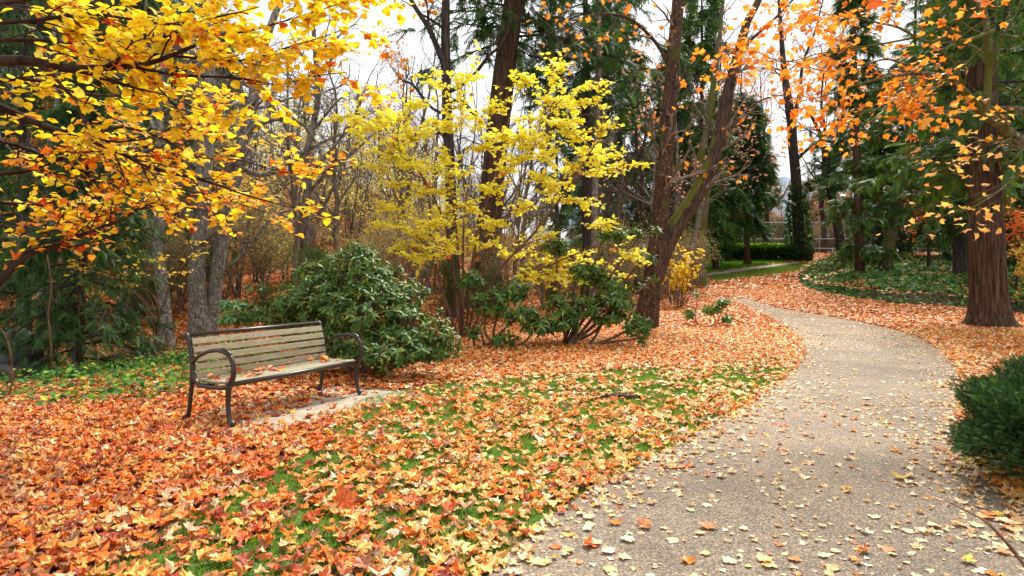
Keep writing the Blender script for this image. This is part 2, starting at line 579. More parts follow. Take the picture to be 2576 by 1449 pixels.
M['ground'] = ground_mat()
M['path'] = path_mat()
M['concrete'] = noise_mat('worn_concrete', [(.3, (.22, .185, .14)), (.55, (.33, .285, .22)), (.75, (.42, .37, .30))], 5, .9, .2)
M['stone'] = noise_mat('grey_boulder', [(.3, (.02, .022, .02)), (.5, (.075, .075, .07)), (.62, (.06, .07, .03)), (.78, (.18, .175, .17))], 7, .95, .8, dist=.05)
M['iron'] = noise_mat('dark_brown_painted_iron', [(.3, (.016, .011, .009)), (.7, (.030, .021, .018))], 60, .38, .12, .5, dist=.002)
M['slat'] = noise_mat('weathered_wood_slat', [(.28, (.09, .075, .045)), (.46, (.23, .20, .13)), (.58, (.33, .295, .205)), (.66, (.25, .22, .15)), (.8, (.46, .42, .33))], 7, .8, .35, .25, (1.2, 22, 22), .004)
M['plaque'] = noise_mat('brushed_metal_plaque', [(.3, (.5, .5, .52)), (.7, (.65, .65, .66))], 30, .35, 0, .5, metal=.8)
M['steel'] = noise_mat('grey_fence_pipe', [(.3, (.25, .26, .28)), (.7, (.4, .41, .43))], 10, .5, 0)
M['hill'] = noise_mat('haze_painted_forested_hill', [(.3, (.10, .15, .20)), (.5, (.15, .20, .26)), (.7, (.2, .26, .32))], .03, 1, 0)  # bluish stops put the haze of distance into the base colour
M['soil'] = noise_mat('dark_soil', [(.3, (.02, .012, .008)), (.7, (.08, .05, .035))], 20, 1, .8, dist=.02)

exec_stage = True
# ------------------------------------------------------------------ layout of the ground
lp = [(980, 1760), (1060, 1650), (1230, 1449), (1420, 1280), (1600, 1180), (1800, 1068), (1930, 990), (1995, 935), (2025, 885), (1995, 835), (1930, 796), (1872, 770), (1815, 752)]
rp = [(3300, 1760), (3000, 1600), (2720, 1400), (2570, 1275), (2450, 1165), (2415, 1060), (2420, 985), (2385, 900), (2290, 843), (2160, 810), (2040, 789), (1950, 772), (1880, 752)]
LE = spline([G(*p) for p in lp], 70)
RE = spline([G(*p) for p in rp], 70)
PATH = np.concatenate([LE, RE[::-1]])
IVY = np.array([G(*p) for p in [(2045, 668), (2010, 690), (2015, 715), (2060, 735), (2150, 752), (2260, 768), (2330, 768), (2430, 775), (2700, 800), (2750, 700), (2600, 655), (2250, 655), (2120, 655)]])
STRIP = np.array([G(*p) for p in [(1780, 694), (1860, 683), (1990, 664), (2060, 660), (2110, 662), (2060, 668), (2000, 684), (1900, 697), (1790, 708)]])
WALK = np.array([G(*p) for p in [(1640, 712), (1785, 688), (1860, 677), (1940, 667), (2010, 659), (2010, 664), (1940, 674), (1860, 685), (1785, 696), (1640, 722)]])
BEYOND = np.array([G(*p) for p in [(1640, 712), (1785, 686), (1860, 676), (1990, 659), (2010, 655), (1990, 650), (1780, 650), (1640, 690)]])
WEEDS = np.array([G(*p) for p in [(-300, 1000), (0, 1030), (200, 1030), (380, 1015), (470, 990), (640, 960), (760, 925), (700, 900), (560, 885), (470, 880), (400, 900), (0, 905), (-300, 890)]])
LAWN = np.array([G(*p) for p in [(900, 1010), (1100, 970), (1350, 945), (1700, 925), (1960, 905), (1990, 940), (1800, 1066), (1600, 1180), (1420, 1280), (1230, 1440), (1000, 1600), (100, 1600), (250, 1420), (500, 1290), (800, 1120)]])

BL, BA = 1.86, math.atan2(1.67, .86)
B0 = np.array([-2.74, 6.2, 0.012])
ex = np.array([math.cos(BA), math.sin(BA)]); ey = np.array([-ex[1], ex[0]])


def blocal(x, y):
    dx, dy = x - B0[0], y - B0[1]
    return dx * ex[0] + dy * ex[1], dx * ey[0] + dy * ey[1]


def grassy(x, y):
    n = .5 + .62 * (fbm(x * 2.3 + 3, y * 2.0 + 8) - .5) + 1.0 * (fbm(x * 5.3, y * 4.6) - .5)
    near = sstep(.46, .56, n)
    return near * inpoly(x, y, LAWN)


# ground sheet (fine near, coarse far)
ys = np.concatenate([np.arange(-6, 20, .3), np.arange(20, 60, .8), np.geomspace(60, 400, 30)])
us = np.linspace(-1, 1, 161)
YY, UU = np.meshgrid(ys, us, indexing='ij')
half = np.maximum(9, 9 + np.maximum(YY, 0) * 1.15)
XX = UU * half
ZZ = gz(XX, np.maximum(YY, .5))
flat_ = XX.ravel(), YY.ravel()
lit = np.ones(XX.size)
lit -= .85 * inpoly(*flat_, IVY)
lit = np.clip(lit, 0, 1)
grs = np.clip(grassy(*flat_) * .9 + inpoly(*flat_, STRIP) + inpoly(*flat_, BEYOND) * .9 + inpoly(*flat_, WEEDS) * .4, 0, 1)
lit[inpoly(*flat_, LAWN)] = .35
mb = MB()
I = np.arange(XX.size).reshape(XX.shape)
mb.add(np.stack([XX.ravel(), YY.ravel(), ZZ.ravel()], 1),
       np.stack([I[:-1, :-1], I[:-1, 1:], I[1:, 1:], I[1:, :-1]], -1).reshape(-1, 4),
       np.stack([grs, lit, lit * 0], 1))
tag(mb.build('ground', M['ground'], smooth=True), 'leaf strewn park ground rising to a wooded bank', 'ground', kind='structure')


def sheet(name, Lp, Rp, mat, h, nx, label, n=None):
    mb = MB()
    t = np.linspace(0, 1, nx)[None, :, None]
    P = Lp[:, None, :2] * (1 - t) + Rp[:, None, :2] * t
    z = gz(P[..., 0], P[..., 1]) + h
    V = np.concatenate([P, z[..., None]], -1)
    I = np.arange(V.shape[0] * nx).reshape(-1, nx)
    mb.add(V.reshape(-1, 3), np.stack([I[:-1, :-1], I[:-1, 1:], I[1:, 1:], I[1:, :-1]], -1).reshape(-1, 4))
    return tag(mb.build(name, mat, smooth=True), label, 'path', kind='structure')


sheet('path', LE, RE, M['path'], .012, 12, 'curving tan exposed aggregate footpath')
wl = spline(WALK[:5], 20); wr = spline(WALK[5:][::-1], 20)
sheet('walkway', wl, wr, M['concrete'], .05, 4, 'narrow grey walkway beyond the lawn strip')
# bench pad
mb = MB()
px_ = np.array([(-.25, -.52), (.6, -.62), (1.5, -.58), (2.25, -.48), (2.3, .2), (2.2, .72), (1., .78), (-.2, .74)])
top = np.array([[*(B0[:2] + a * ex + b * ey), .014] for a, b in spline(np.concatenate([px_, px_[:1]]), 33)[:-1]])
n = len(top)
mb.add(np.concatenate([top, top - [0, 0, .08], [[*top.mean(0)[:2], .014]]]),
       [np.array([[i, (i + 1) % n, 2 * n] for i in range(n)]), np.array([[i, i + n, (i + 1) % n + n, (i + 1) % n] for i in range(n)])])
tag(mb.build('pavement', M['concrete']), 'worn concrete slab under the bench', 'pavement', kind='structure')

# ------------------------------------------------------------------ leaf litter
PAL_PALE = [(.84, .54, .20, 4), (.80, .40, .10, 3), (.80, .24, .025, 4.2), (.62, .12, .018, 1.8), (.80, .52, .10, .7), (.40, .18, .08, .8), (.84, .62, .42, 1.6)]
PAL_PATH = [(.80, .56, .30, 4), (.84, .66, .42, 3), (.72, .42, .17, 2), (.78, .56, .10, .6), (.60, .22, .06, .8)]
PAL_ORNG = [(.80, .37, .085, 3), (.77, .205, .02, 3.6), (.55, .11, .025, 2.2), (.36, .05, .02, 1.2), (.74, .42, .09, .8), (.32, .13, .055, 1.4), (.76, .48, .27, 1.6)]
PAL_FAR = [(.80, .35, .08, 3), (.77, .21, .025, 3.4), (.64, .12, .014, 1.8), (.82, .47, .15, 2.0), (.40, .14, .05, 1)]


def litter_points(y0, y1, dens):
    m = 2.4 if y1 <= 17 else .8
    yy = np.linspace(y0, y1, 200)
    cdf = np.concatenate([[0], np.cumsum((.86 * (yy[1:] + yy[:-1]) / 2 + m) * 2 * np.diff(yy))])
    n = int(cdf[-1] * dens)
    Y = np.interp(rng.random(n) * cdf[-1], cdf, yy)
    X = rng.uniform(-1, 1, n) * (.86 * Y + m)
    return X, Y


def litter_prob(X, Y):
    p = np.ones(len(X))
    dE = np.minimum(polydist(X, Y, LE), polydist(X, Y, RE))
    onp = inpoly(X, Y, PATH)
    cl = fbm(X * 1.1 + 31, Y * 1.1 + 5)
    pp = .030 + .10 * sstep(.48, .64, cl) * (1 - .6 * sstep(4.5, 6, Y) * sstep(13, 10, Y)) + .62 * np.exp(-dE / .10) + .34 * np.exp(-dE / .33) * sstep(.3, .6, fbm(X * 2.3, Y * 2.3)) + .10 * sstep(11, 17, Y) + .55 * sstep(19.5, 25, Y) + .12 * np.exp(-dE / .45)
    p = np.where(onp, pp, p)
    g = grassy(X, Y)
    p = np.where(~onp, p * (1 - (.80 - .14 * sstep(7, 4, Y)) * g), p)
    p = np.where(inpoly(X, Y, LAWN) & ~onp, p * (.62 + .2 * sstep(7, 3.5, Y)), p)
    bx, by = blocal(X, Y)
    pad = (bx > -.2) & (bx < 2.25) & (by > -.56) & (by < .7)
    padp = np.where(by > .1, .5, .06) + .55 * np.exp(-(by + .56) / .06) + .5 * sstep(.5, -.1, bx)
    p = np.where(pad, np.clip(padp, 0, .9), p)
    p = np.where(inpoly(X, Y, STRIP), .04, p)
    p = np.where(inpoly(X, Y, WALK), .03, p)
    p = np.where(inpoly(X, Y, BEYOND), .1, p)
    p = np.where(inpoly(X, Y, IVY), .16, p)
    p = np.where(inpoly(X, Y, WEEDS), .45, p)
    p = np.where((X < -5.6) & (Y > 9.3) & (Y < 16), .35, p)
    return p, onp, dE, pad


mb_l = MB()
path_leaves = []
for (y0, y1, dens, Ts, s0, s1, zmax) in ((2.4, 7.5, 600, MAPLE, .040, .108, .035), (7.5, 17, 420, MAPLE_L, .050, .112, .04), (17, 33, 190, FAR_L, .08, .15, .05), (33, 62, 32, FAR_L, .16, .30, .07)):
    X, Y = litter_points(y0, y1, dens)
    p, onp, dE, pad = litter_prob(X, Y)
    k = rng.random(len(X)) < p
    X, Y, onp, dE, pad = X[k], Y[k], onp[k], dE[k], pad[k]
    n = len(X)
    small = np.where(onp & (rng.random(n) < np.where(Y > 9, .9, .5)), np.where(Y > 9, .45, .6), 1.)
    sz = rng.uniform(s0, s1, n) * small * np.where(onp, rng.uniform(.62, 1.0, n), 1)
    thin = np.where(onp | pad, .012, zmax)
    Z = gz(X, Y) + .016 + rng.random(n) * thin + np.where(inpoly(X, Y, IVY), .35, 0)
    th = rng.uniform(0, 2 * np.pi, n)
    tilt = np.where(onp, .07, .22)[:, None]
    up = nrm(np.array([0, 0, 1.]) + tilt * rng.standard_normal((n, 3)))
    ax = np.stack([np.cos(th), np.sin(th), tilt[:, 0] * .5 * rng.standard_normal(n)], 1)
    warm = sstep(.0, -.35, X / Y + .3 * (fbm(X * .5, Y * .5) - .5))
    pal = rng.random(n) < warm
    col = np.where(pal[:, None], pick(PAL_ORNG, n, .18), pick(PAL_PALE, n, .18))
    if y0 >= 17:
        col = np.where((rng.random(n) < .75)[:, None], pick(PAL_FAR, n, .16), col)
    if y0 >= 7:
        near_shr = (Y > 10.5) & (X < 3.5) & ~onp
        col = np.where((near_shr & (rng.random(n) < .5))[:, None], pick(PAL_FAR, n, .16), col)
    col = np.where((onp & (rng.random(n) < .85))[:, None], pick(PAL_PATH, n, .12), col)
    col = np.where((onp & (Y > 19) & (rng.random(n) < .7))[:, None], pick(PAL_FAR, n, .14), col)
    ty = rng.integers(0, len(Ts), n)
    pos = np.stack([X, Y, Z], 1)
    ind = np.zeros(n, bool)
    if y0 < 5:
        ind = onp & (dE > .12) & (small == 1.)
        for i in np.nonzero(ind)[0]:
            path_leaves.append((pos[i], ax[i], up[i], sz[i], ty[i], col[i]))
    for t in range(len(Ts)):
        q = (ty == t) & ~ind
        mb_l.leaves(pos[q], ax[q], up[q], sz[q], Ts[t], col[q], rng.uniform(.7, 1.1, q.sum()))
tag(mb_l.build('leaf_litter', M['litter']), 'thick carpet of fallen orange and tan maple leaves', 'fallen leaves', kind='stuff')

# leaf crumbs on the path
mb = MB()
X, Y = litter_points(2.4, 24, 170)
dE = np.minimum(polydist(X, Y, LE), polydist(X, Y, RE))
k = inpoly(X, Y, PATH) & (rng.random(len(X)) < .09 + .8 * sstep(10, 16, Y) + .5 * np.exp(-dE / .2) + .25 * sstep(.5, .62, fbm(X * 1.1 + 31, Y * 1.1 + 5)))
X, Y = X[k], Y[k]; n = len(X)
th = rng.uniform(0, 6.28, n)
mb.leaves(np.stack([X, Y, gz(X, Y) + .016], 1), np.stack([np.cos(th), np.sin(th), 0 * th], 1), nrm(np.array([0, 0, 1.]) + .15 * rng.standard_normal((n, 3))), rng.uniform(.015, .045, n), FAR_L[0], pick(PAL_PATH, n, .15), rng.uniform(.6, 1.4, n))
tag(mb.build('leaf_crumbs', M['litter']), 'broken leaf crumbs scattered over the footpath', 'leaf crumbs', kind='stuff')
path_leaves.sort(key=lambda a: a[0][1])
keep = path_leaves[:220]
rest = path_leaves[220:]


def one_leaf(name, pos, ax, up, sz, ty, col, label, group, Ts=MAPLE):
    mb = MB()
    mb.leaves(np.array([pos]), np.array([ax]), np.array([up]), [sz], Ts[ty % len(Ts)], np.array([col]))
    return tag(mb.build(name, M['litter'], origin=pos), label, 'leaf', group)


for k_, (pos, ax, up, sz, ty, col) in enumerate(keep):
    one_leaf('fallen_leaf', pos, ax, up, sz, ty, col, 'dry fallen maple leaf lying loose on the tan footpath', 'fallen leaves scattered on the path', MAPLE_F if k_ % 5 else MAPLE)
if rest:
    mb = MB()
    for (pos, ax, up, sz, ty, col) in rest:
        mb.leaves(np.array([pos]), np.array([ax]), np.array([up]), [sz], MAPLE[ty], np.array([col]))
    tag(mb.build('leaf_scatter', M['litter']), 'dry leaves scattered farther along the tan footpath', 'fallen leaves', kind='stuff')
# a few large upright red and orange leaves that stand out on the lawn
for (px, py, s, c, lab) in ((845, 1292, .15, (.66, .15, .035), 'big bright orange red maple leaf standing upright on the lawn'),
                            (600, 1180, .15, (.55, .07, .02), 'deep red maple leaf lying left of the lawn below the bench'),
                            (655, 1210, .14, (.62, .08, .02), 'red maple leaf beside the deeper red one below the bench'),
                            (1610, 1337, .11, (.62, .24, .08), 'crumpled orange brown leaf alone on the near path'),
                            (1505, 965, .14, (.62, .10, .03), 'red leaf on the grass near the dark soil patch')):
    p = G(px, py) + [0, 0, .045]
    fl = px != 845
    if fl: p = p - [0, 0, .02]; s = s * .8
    one_leaf('maple_leaf', p, np.array([.6, .35, .1 if fl else .3]), np.array([.1, -.2, 1.]) if fl else np.array([.3, -.8, .7]), s, 0, np.array(c), lab, None)

# ------------------------------------------------------------------ grass
BLADE = (np.array([(-.09, 0, 0), (.09, 0, 0), (.03, .6, -.03), (0, 1, -.15)], float), [np.array([[0, 1, 2]]), np.array([[0, 2, 3]])])
mb = MB()
for (y0, y1, dens, h, wd) in ((2.4, 6, 3600, .042, .8), (6, 12, 1500, .052, 1.2), (12, 20, 420, .07, 2.2)):
    X, Y = litter_points(y0, y1, dens)
    g = grassy(X, Y)
    k = (rng.random(len(X)) < np.maximum(g, .75 * inpoly(X, Y, LAWN))) & ~inpoly(X, Y, PATH)
    X, Y = X[k], Y[k]; n = len(X)
    pos = np.stack([X, Y, gz(X, Y)], 1)
    ax = np.array([0, 0, 1.]) + .55 * rng.standard_normal((n, 3)) * [1, 1, .2]
    up = rng.standard_normal((n, 3)) * [1, 1, .1]
    mb.leaves(pos, ax, up, rng.uniform(.6, 1.35, n) * h, BLADE, pick([(.10, .235, .016, 3), (.15, .29, .022, 2), (.24, .30, .06, 1.3)], n, .2), np.full(n, wd))
# far lawn strip and verge
for poly, n, cols in ((STRIP, 26000, [(.18, .26, .05, 2), (.24, .28, .07, 1)]), (BEYOND, 16000, [(.10, .25, .02, 2), (.16, .34, .02, 1)])):
    lo = poly.min(0); hi = poly.max(0)
    X = rng.uniform(lo[0], hi[0], n * 4); Y = rng.uniform(lo[1], hi[1], n * 4)
    k = inpoly(X, Y, poly) & ~inpoly(X, Y, WALK)
    X, Y = X[k][:n], Y[k][:n]
    pos = np.stack([X, Y, gz(X, Y)], 1)
    mb.leaves(pos, np.array([0, 0, 1.]) + .5 * rng.standard_normal((len(X), 3)) * [1, 1, .2], rng.standard_normal((len(X), 3)) * [1, 1, .1], rng.uniform(.07, .16, len(X)), BLADE, pick(cols, len(X), .2), np.full(len(X), 2.5))
tag(mb.build('grass', M['grass']), 'short green grass showing between the fallen leaves', 'grass', kind='stuff')

# weeds beside the bench
mb = MB()
lo = WEEDS.min(0); hi = WEEDS.max(0)
X = rng.uniform(lo[0], hi[0], 17000); Y = rng.uniform(lo[1], hi[1], 17000)
k = inpoly(X, Y, WEEDS) & (fbm(X * 1.8, Y * 1.8) > .38)
X, Y = X[k], Y[k]; n = len(X)
pos = np.stack([X, Y, gz(X, Y) + rng.random(n) ** 1.5 * .24], 1)
th = rng.uniform(0, 6.28, n)
mb.leaves(pos, np.stack([np.cos(th), np.sin(th), .3 * rng.standard_normal(n)], 1), nrm(np.array([0, -.2, 1.]) + .45 * rng.standard_normal((n, 3))), rng.uniform(.05, .10, n), OVAL[0], pick([(.07, .20, .03, 3), (.16, .30, .03, 2), (.35, .38, .04, .7), (.04, .13, .03, 2)], n, .2), np.full(n, 1.5))
S = pos[::6]
st = np.stack([np.stack([S[:, 0], S[:, 1], gz(S[:, 0], S[:, 1])], 1), S + [0, 0, .02]], 1)
mb.tubes(st, np.full(st.shape[:2], .0025), 3, (.08, .12, .02))
tag(mb.build('weeds', M['ivy']), 'low green weeds growing beside the bench', 'ground cover', kind='stuff')

# ivy mound on the right
mb = MB()
lo = IVY.min(0); hi = IVY.max(0)
n0 = 60000
X = rng.uniform(lo[0], hi[0], n0); Y = rng.uniform(lo[1], hi[1], n0)
k = inpoly(X, Y, IVY)
X, Y = X[k], Y[k]; n = len(X)
edge = polydist(X, Y, np.concatenate([IVY, IVY[:1]]))
hgt = (.12 + .55 * fbm(X * .5, Y * .5)) * sstep(0, .8, edge) + .06
pos = np.stack([X, Y, gz(X, Y) + hgt * rng.uniform(.55, 1.05, n)], 1)
th = rng.uniform(0, 6.28, n)
mb.leaves(pos, np.stack([np.cos(th), np.sin(th), -.3 + .3 * rng.standard_normal(n)], 1), nrm(np.array([0, -.3, 1.]) + .5 * rng.standard_normal((n, 3))), rng.uniform(.12, .22, n), FAR_L[0], pick([(.05, .135, .03, 3), (.09, .20, .04, 2), (.03, .085, .025, 2), (.20, .28, .05, .8)], n, .2))
tag(mb.build('ivy', M['ivy']), 'low mound of dark green ivy on the right of the path', 'ground cover', kind='stuff')

# ------------------------------------------------------------------ the bench
bench = thing('park_bench', 'dark iron park bench with weathered wooden slats and looped armrests', 'bench', B0)
bench.rotation_euler = (0, 0, BA)
bench['_local'] = 1


def yz(pts, n, x):
    s = spline(np.array(pts, float), n)
    return np.concatenate([np.full((n, 1), x), s[:, :2]], 1), s[:, 2]


def slat(mb, x0, x1, c, ny, nz, wd, th, sag=0):       # rounded plank; (ny,nz) is its face normal in the side plane
    t = np.array([nz, -ny]); nn = np.array([ny, nz])
    ch = .004
    prof = [(-wd / 2 + ch, th / 2), (wd / 2 - ch, th / 2), (wd / 2, th / 2 - ch), (wd / 2, -th / 2 + ch), (wd / 2 - ch, -th / 2), (-wd / 2 + ch, -th / 2), (-wd / 2, -th / 2 + ch), (-wd / 2, th / 2 - ch)]
    xs = np.linspace(x0, x1, 9)
    V = []
    for x in xs:
        wob = .0012 * rng.standard_normal()
        for a, b in prof:
            q = np.array(c) + a * t + (b + wob) * nn
            V.append((x, q[0], q[1]))
    k = 8
    I = np.arange(len(xs) * k).reshape(-1, k)
    f = np.stack([I[:-1], np.roll(I, -1, 1)[:-1], np.roll(I, -1, 1)[1:], I[1:]], -1).reshape(-1, 4)
    caps = [np.array([[I[0, 0], I[0, j + 1], I[0, j]] for j in range(1, k - 1)]), np.array([[I[-1, 0], I[-1, j], I[-1, j + 1]] for j in range(1, k - 1)])]
    mb.add(V, [f] + caps)


for x, far in ((.0, 0), (BL, 1)):
    # end frame: back upright, seat rail and rolled top in one casting
    mb = MB()
    P, r = yz([(.575, .38, .020), (.572, .50, .021), (.582, .62, .020), (.607, .74, .019), (.640, .845, .019), (.668, .872, .020), (.690, .855, .018), (.688, .832, .014)], 26, x)
    mb.tubes(P, r * 1.18, 10, cap=True)
    P, r = yz([(.02, .405, .026), (.075, .378, .022), (.20, .366, .019), (.36, .362, .019), (.46, .372, .019), (.53, .415, .019), (.566, .50, .018), (.578, .58, .016)], 28, x)
    mb.tubes(P, r * 1.18, 10, cap=True)
    mb.build('end_frame', M['iron'], bench, True)
    mb = MB()
    P, r = yz([(.02, .405, .026), (-.022, .47, .024), (-.040, .55, .022), (-.022, .63, .021), (.03, .695, .021), (.11, .728, .020), (.21, .733, .018), (.33, .715, .017), (.45, .672, .016), (.53, .625, .017), (.572, .585, .020)], 40, x)
    mb.tubes(P, r * 1.18, 10, cap=True)
    P, r = yz([(.0, .700, .012), (.05, .735, .016), (.10, .750, .014), (.16, .752, .006)], 10, x)      # thumb pad
    mb.tubes(P, r, 8, cap=True)
    mb.build('armrest', M['iron'], bench, True)
    mb = MB()
    P, r = yz([(-.040, .028, .028), (-.010, .030, .027), (.018, .075, .021), (.034, .15, .020), (.040, .24, .021), (.035, .33, .024), (.02, .405, .028)], 26, x)
    mb.tubes(P, r * 1.18, 10, cap=True)
    mb.build('leg', M['iron'], bench, True)
    mb = MB()
    P, r = yz([(.685, .026, .026), (.655, .030, .025), (.628, .075, .020), (.610, .16, .019), (.596, .26, .020), (.582, .34, .020), (.575, .40, .020)], 24, x)
    mb.tubes(P, r * 1.18, 10, cap=True)
    mb.build('leg', M['iron'], bench, True)
for i in range(5):
    t = i / 4
    c = (.540 + .010 * i + .012 * max(0, i - 2), .458 + .0855 * i)
    mb = MB()
    ang = R_(6 + 3.5 * i)
    slat(mb, .018, BL - .018, c, -math.cos(ang), math.sin(ang), .066, .024)
    s = mb.build('back_slat', M['slat'], bench)
    if i == 4:
        mp_ = MB()
        q = np.array(c) + np.array([-math.cos(ang), math.sin(ang)]) * .0135
        mp_.box((.78, q[0] - .0035, q[1] - .016), (.92, q[0] + .001, q[1] + .016))
        mp_.build('plaque', M['plaque'], s, False)
for i, (y, z, a) in enumerate(((.072, .422, 10), (.148, .414, 4), (.226, .410, 2), (.304, .408, 0), (.382, .410, -3), (.458, .418, -9))):
    mb = MB()
    slat(mb, .018, BL - .018, (y, z), -math.sin(R_(a)), math.cos(R_(a)), .061, .024)
    mb.build('seat_slat', M['slat'], bench)
mb = MB(); mb.tubes(np.array([[(.0, .664, .868), (BL / 2, .664, .868), (BL, .664, .868)]]), np.full((1, 3), .021), 12, cap=True)
mb.build('top_rail', M['iron'], bench, True)
mb = MB(); mb.tubes(np.array([[(.0, .016, .408), (BL / 2, .016, .408), (BL, .016, .408)]]), np.full((1, 3), .024), 12, cap=True)
mb.build('front_rail', M['iron'], bench, True)
mb = MB(); mb.tubes(np.array([[(.0, .40, .372), (BL / 2, .40, .372), (BL, .40, .372)]]), np.full((1, 3), .014), 8, cap=True)
mb.build('stretcher', M['iron'], bench, True)
# leaves lying on the seat
for i in range(46):
    if i < 32:
        lx, ly = rng.normal(.55, .26), rng.uniform(.12, .5)
    else:
        lx, ly = rng.normal(1.62, .12), rng.uniform(.25, .5)
    lx = min(max(lx, .08), BL - .08)
    z = .430 + .012 * abs(ly - .26) / .2 + rng.uniform(0, .012)
    q = B0 + np.array([*(lx * ex + ly * ey), z - B0[2] + .012])
    th = rng.uniform(0, 6.28)
    one_leaf('seat_leaf', q, np.array([math.cos(th), math.sin(th), .15 * rng.standard_normal()]), nrm(np.array([0, 0, 1.]) + .25 * rng.standard_normal(3)), rng.uniform(.06, .10), i, pick(PAL_ORNG, 1)[0], 'dry orange leaf lying on the bench seat', 'fallen leaves lying on the bench seat', MAPLE_L)
# soil patch
p = G(1560, 1003)
mb = MB()
a = np.linspace(0, 6.28, 25)[:-1]
V = [[p[0], p[1], p[2] + .07]]
for rr, h in ((.5, .06), (.85, .02), (1, -.01)):
    for t in a:
        q = rr * (1 + .28 * rng.standard_normal())
        V.append([p[0] + .30 * q * math.cos(t), p[1] + .17 * q * math.sin(t), p[2] + h])
fs = [np.array([[0, 1 + i, 1 + (i + 1) % 24] for i in range(24)])]
for k in range(2):
    fs.append(np.array([[1 + 24 * k + i, 25 + 24 * k + i, 25 + 24 * k + (i + 1) % 24, 1 + 24 * k + (i + 1) % 24] for i in range(24)]))
mb.add(V, fs)
tag(mb.build('soil_mound', M['soil'], origin=p), 'low mound of dark bare soil on the lawn', 'soil mound')

# ------------------------------------------------------------------ tree builders
PY = [(.90, .67, .03, 5), (.88, .62, .02, 3), (.86, .72, .10, 2), (.84, .42, .02, .7), (.62, .30, .03, .35)]
PYB = [(.95, .84, .08, 6), (.95, .79, .06, 3), (.93, .87, .20, 2)]
POR = [(.82, .30, .022, 4), (.84, .39, .045, 3), (.72, .18, .012, 1.6), (.84, .52, .10, 1.2), (.45, .16, .04, .8)]
PRED = [(.70, .11, .016, 2), (.82, .22, .03, 3), (.84, .34, .08, 2)]


def trunk_tree(name, label, cat, stems, mat, group=None, k=14, flute=.06, n=40, lv=None, base_flare=1.0, twig_mat=None, part='trunk'):
    """stems: list of (pixel list with widths, Y0, Y1). Returns root and list of (P,R)."""
    S = [pxline(s[0], s[1], s[2], n) for s in stems]
    b = S[0][0][0].copy(); b[2] = float(gz(b[0], b[1]))
    root = thing(name, label, cat, b, group)
    for i, (P, R) in enumerate(S):
        mb = MB()
        if i == 0:
            P[0, 2] = b[2] - .12
            if base_flare != 1:
                R = R * (1 + (base_flare - 1) * np.exp(-(P[:, 2] - b[2]) / .35))
                S[0] = (P, R)
        mb.tubes(P, R, k, flute=flute)
        mb.build(part if i == 0 or stems[i][3:] == ('trunk',) else 'limb', mat, root, True)
    return root, S


def twigs(mb, parents, spec, col=(.5, .5, .5)):
    """spec: list of dict kwargs for grow, one per level; returns last level polylines"""
    out = parents
    allp = []
    for sp, k in spec:
        P2 = []
        for P, R in out:
            if P.ndim == 2: P, R = P[None], R[None]
            Q, RQ = grow(P, R, **sp)
            mb.tubes(Q, RQ, k, col)
            P2.append((Q, RQ))
        out = P2
        allp.append(out)
    return allp


def leafset(mb, lines, per, T, pal, s0, s1, spread=.35, droop=0., r0=.1, off=.03, hori=1.0, jit=.1):
    for P, R in lines:
        if P.ndim == 2: P = P[None]
        pos, tan = along(P, per, r0, 1.02)
        n = len(pos)
        d = rng.standard_normal((n, 3)); d[:, 2] *= .35
        ax = nrm(tan * .6 + nrm(d) * hori + np.array([0, 0, -droop]))
        up = nrm(np.array([0, 0, 1.]) + spread * rng.standard_normal((n, 3)))
        pos = pos + ax * off
        ty = rng.integers(0, len(T), n)
        sz = rng.uniform(s0, s1, n)
        cl = pick(pal, n, jit)
        for t in range(len(T)):
            q = ty == t
            mb.leaves(pos[q], ax[q], up[q], sz[q], T[t], cl[q])


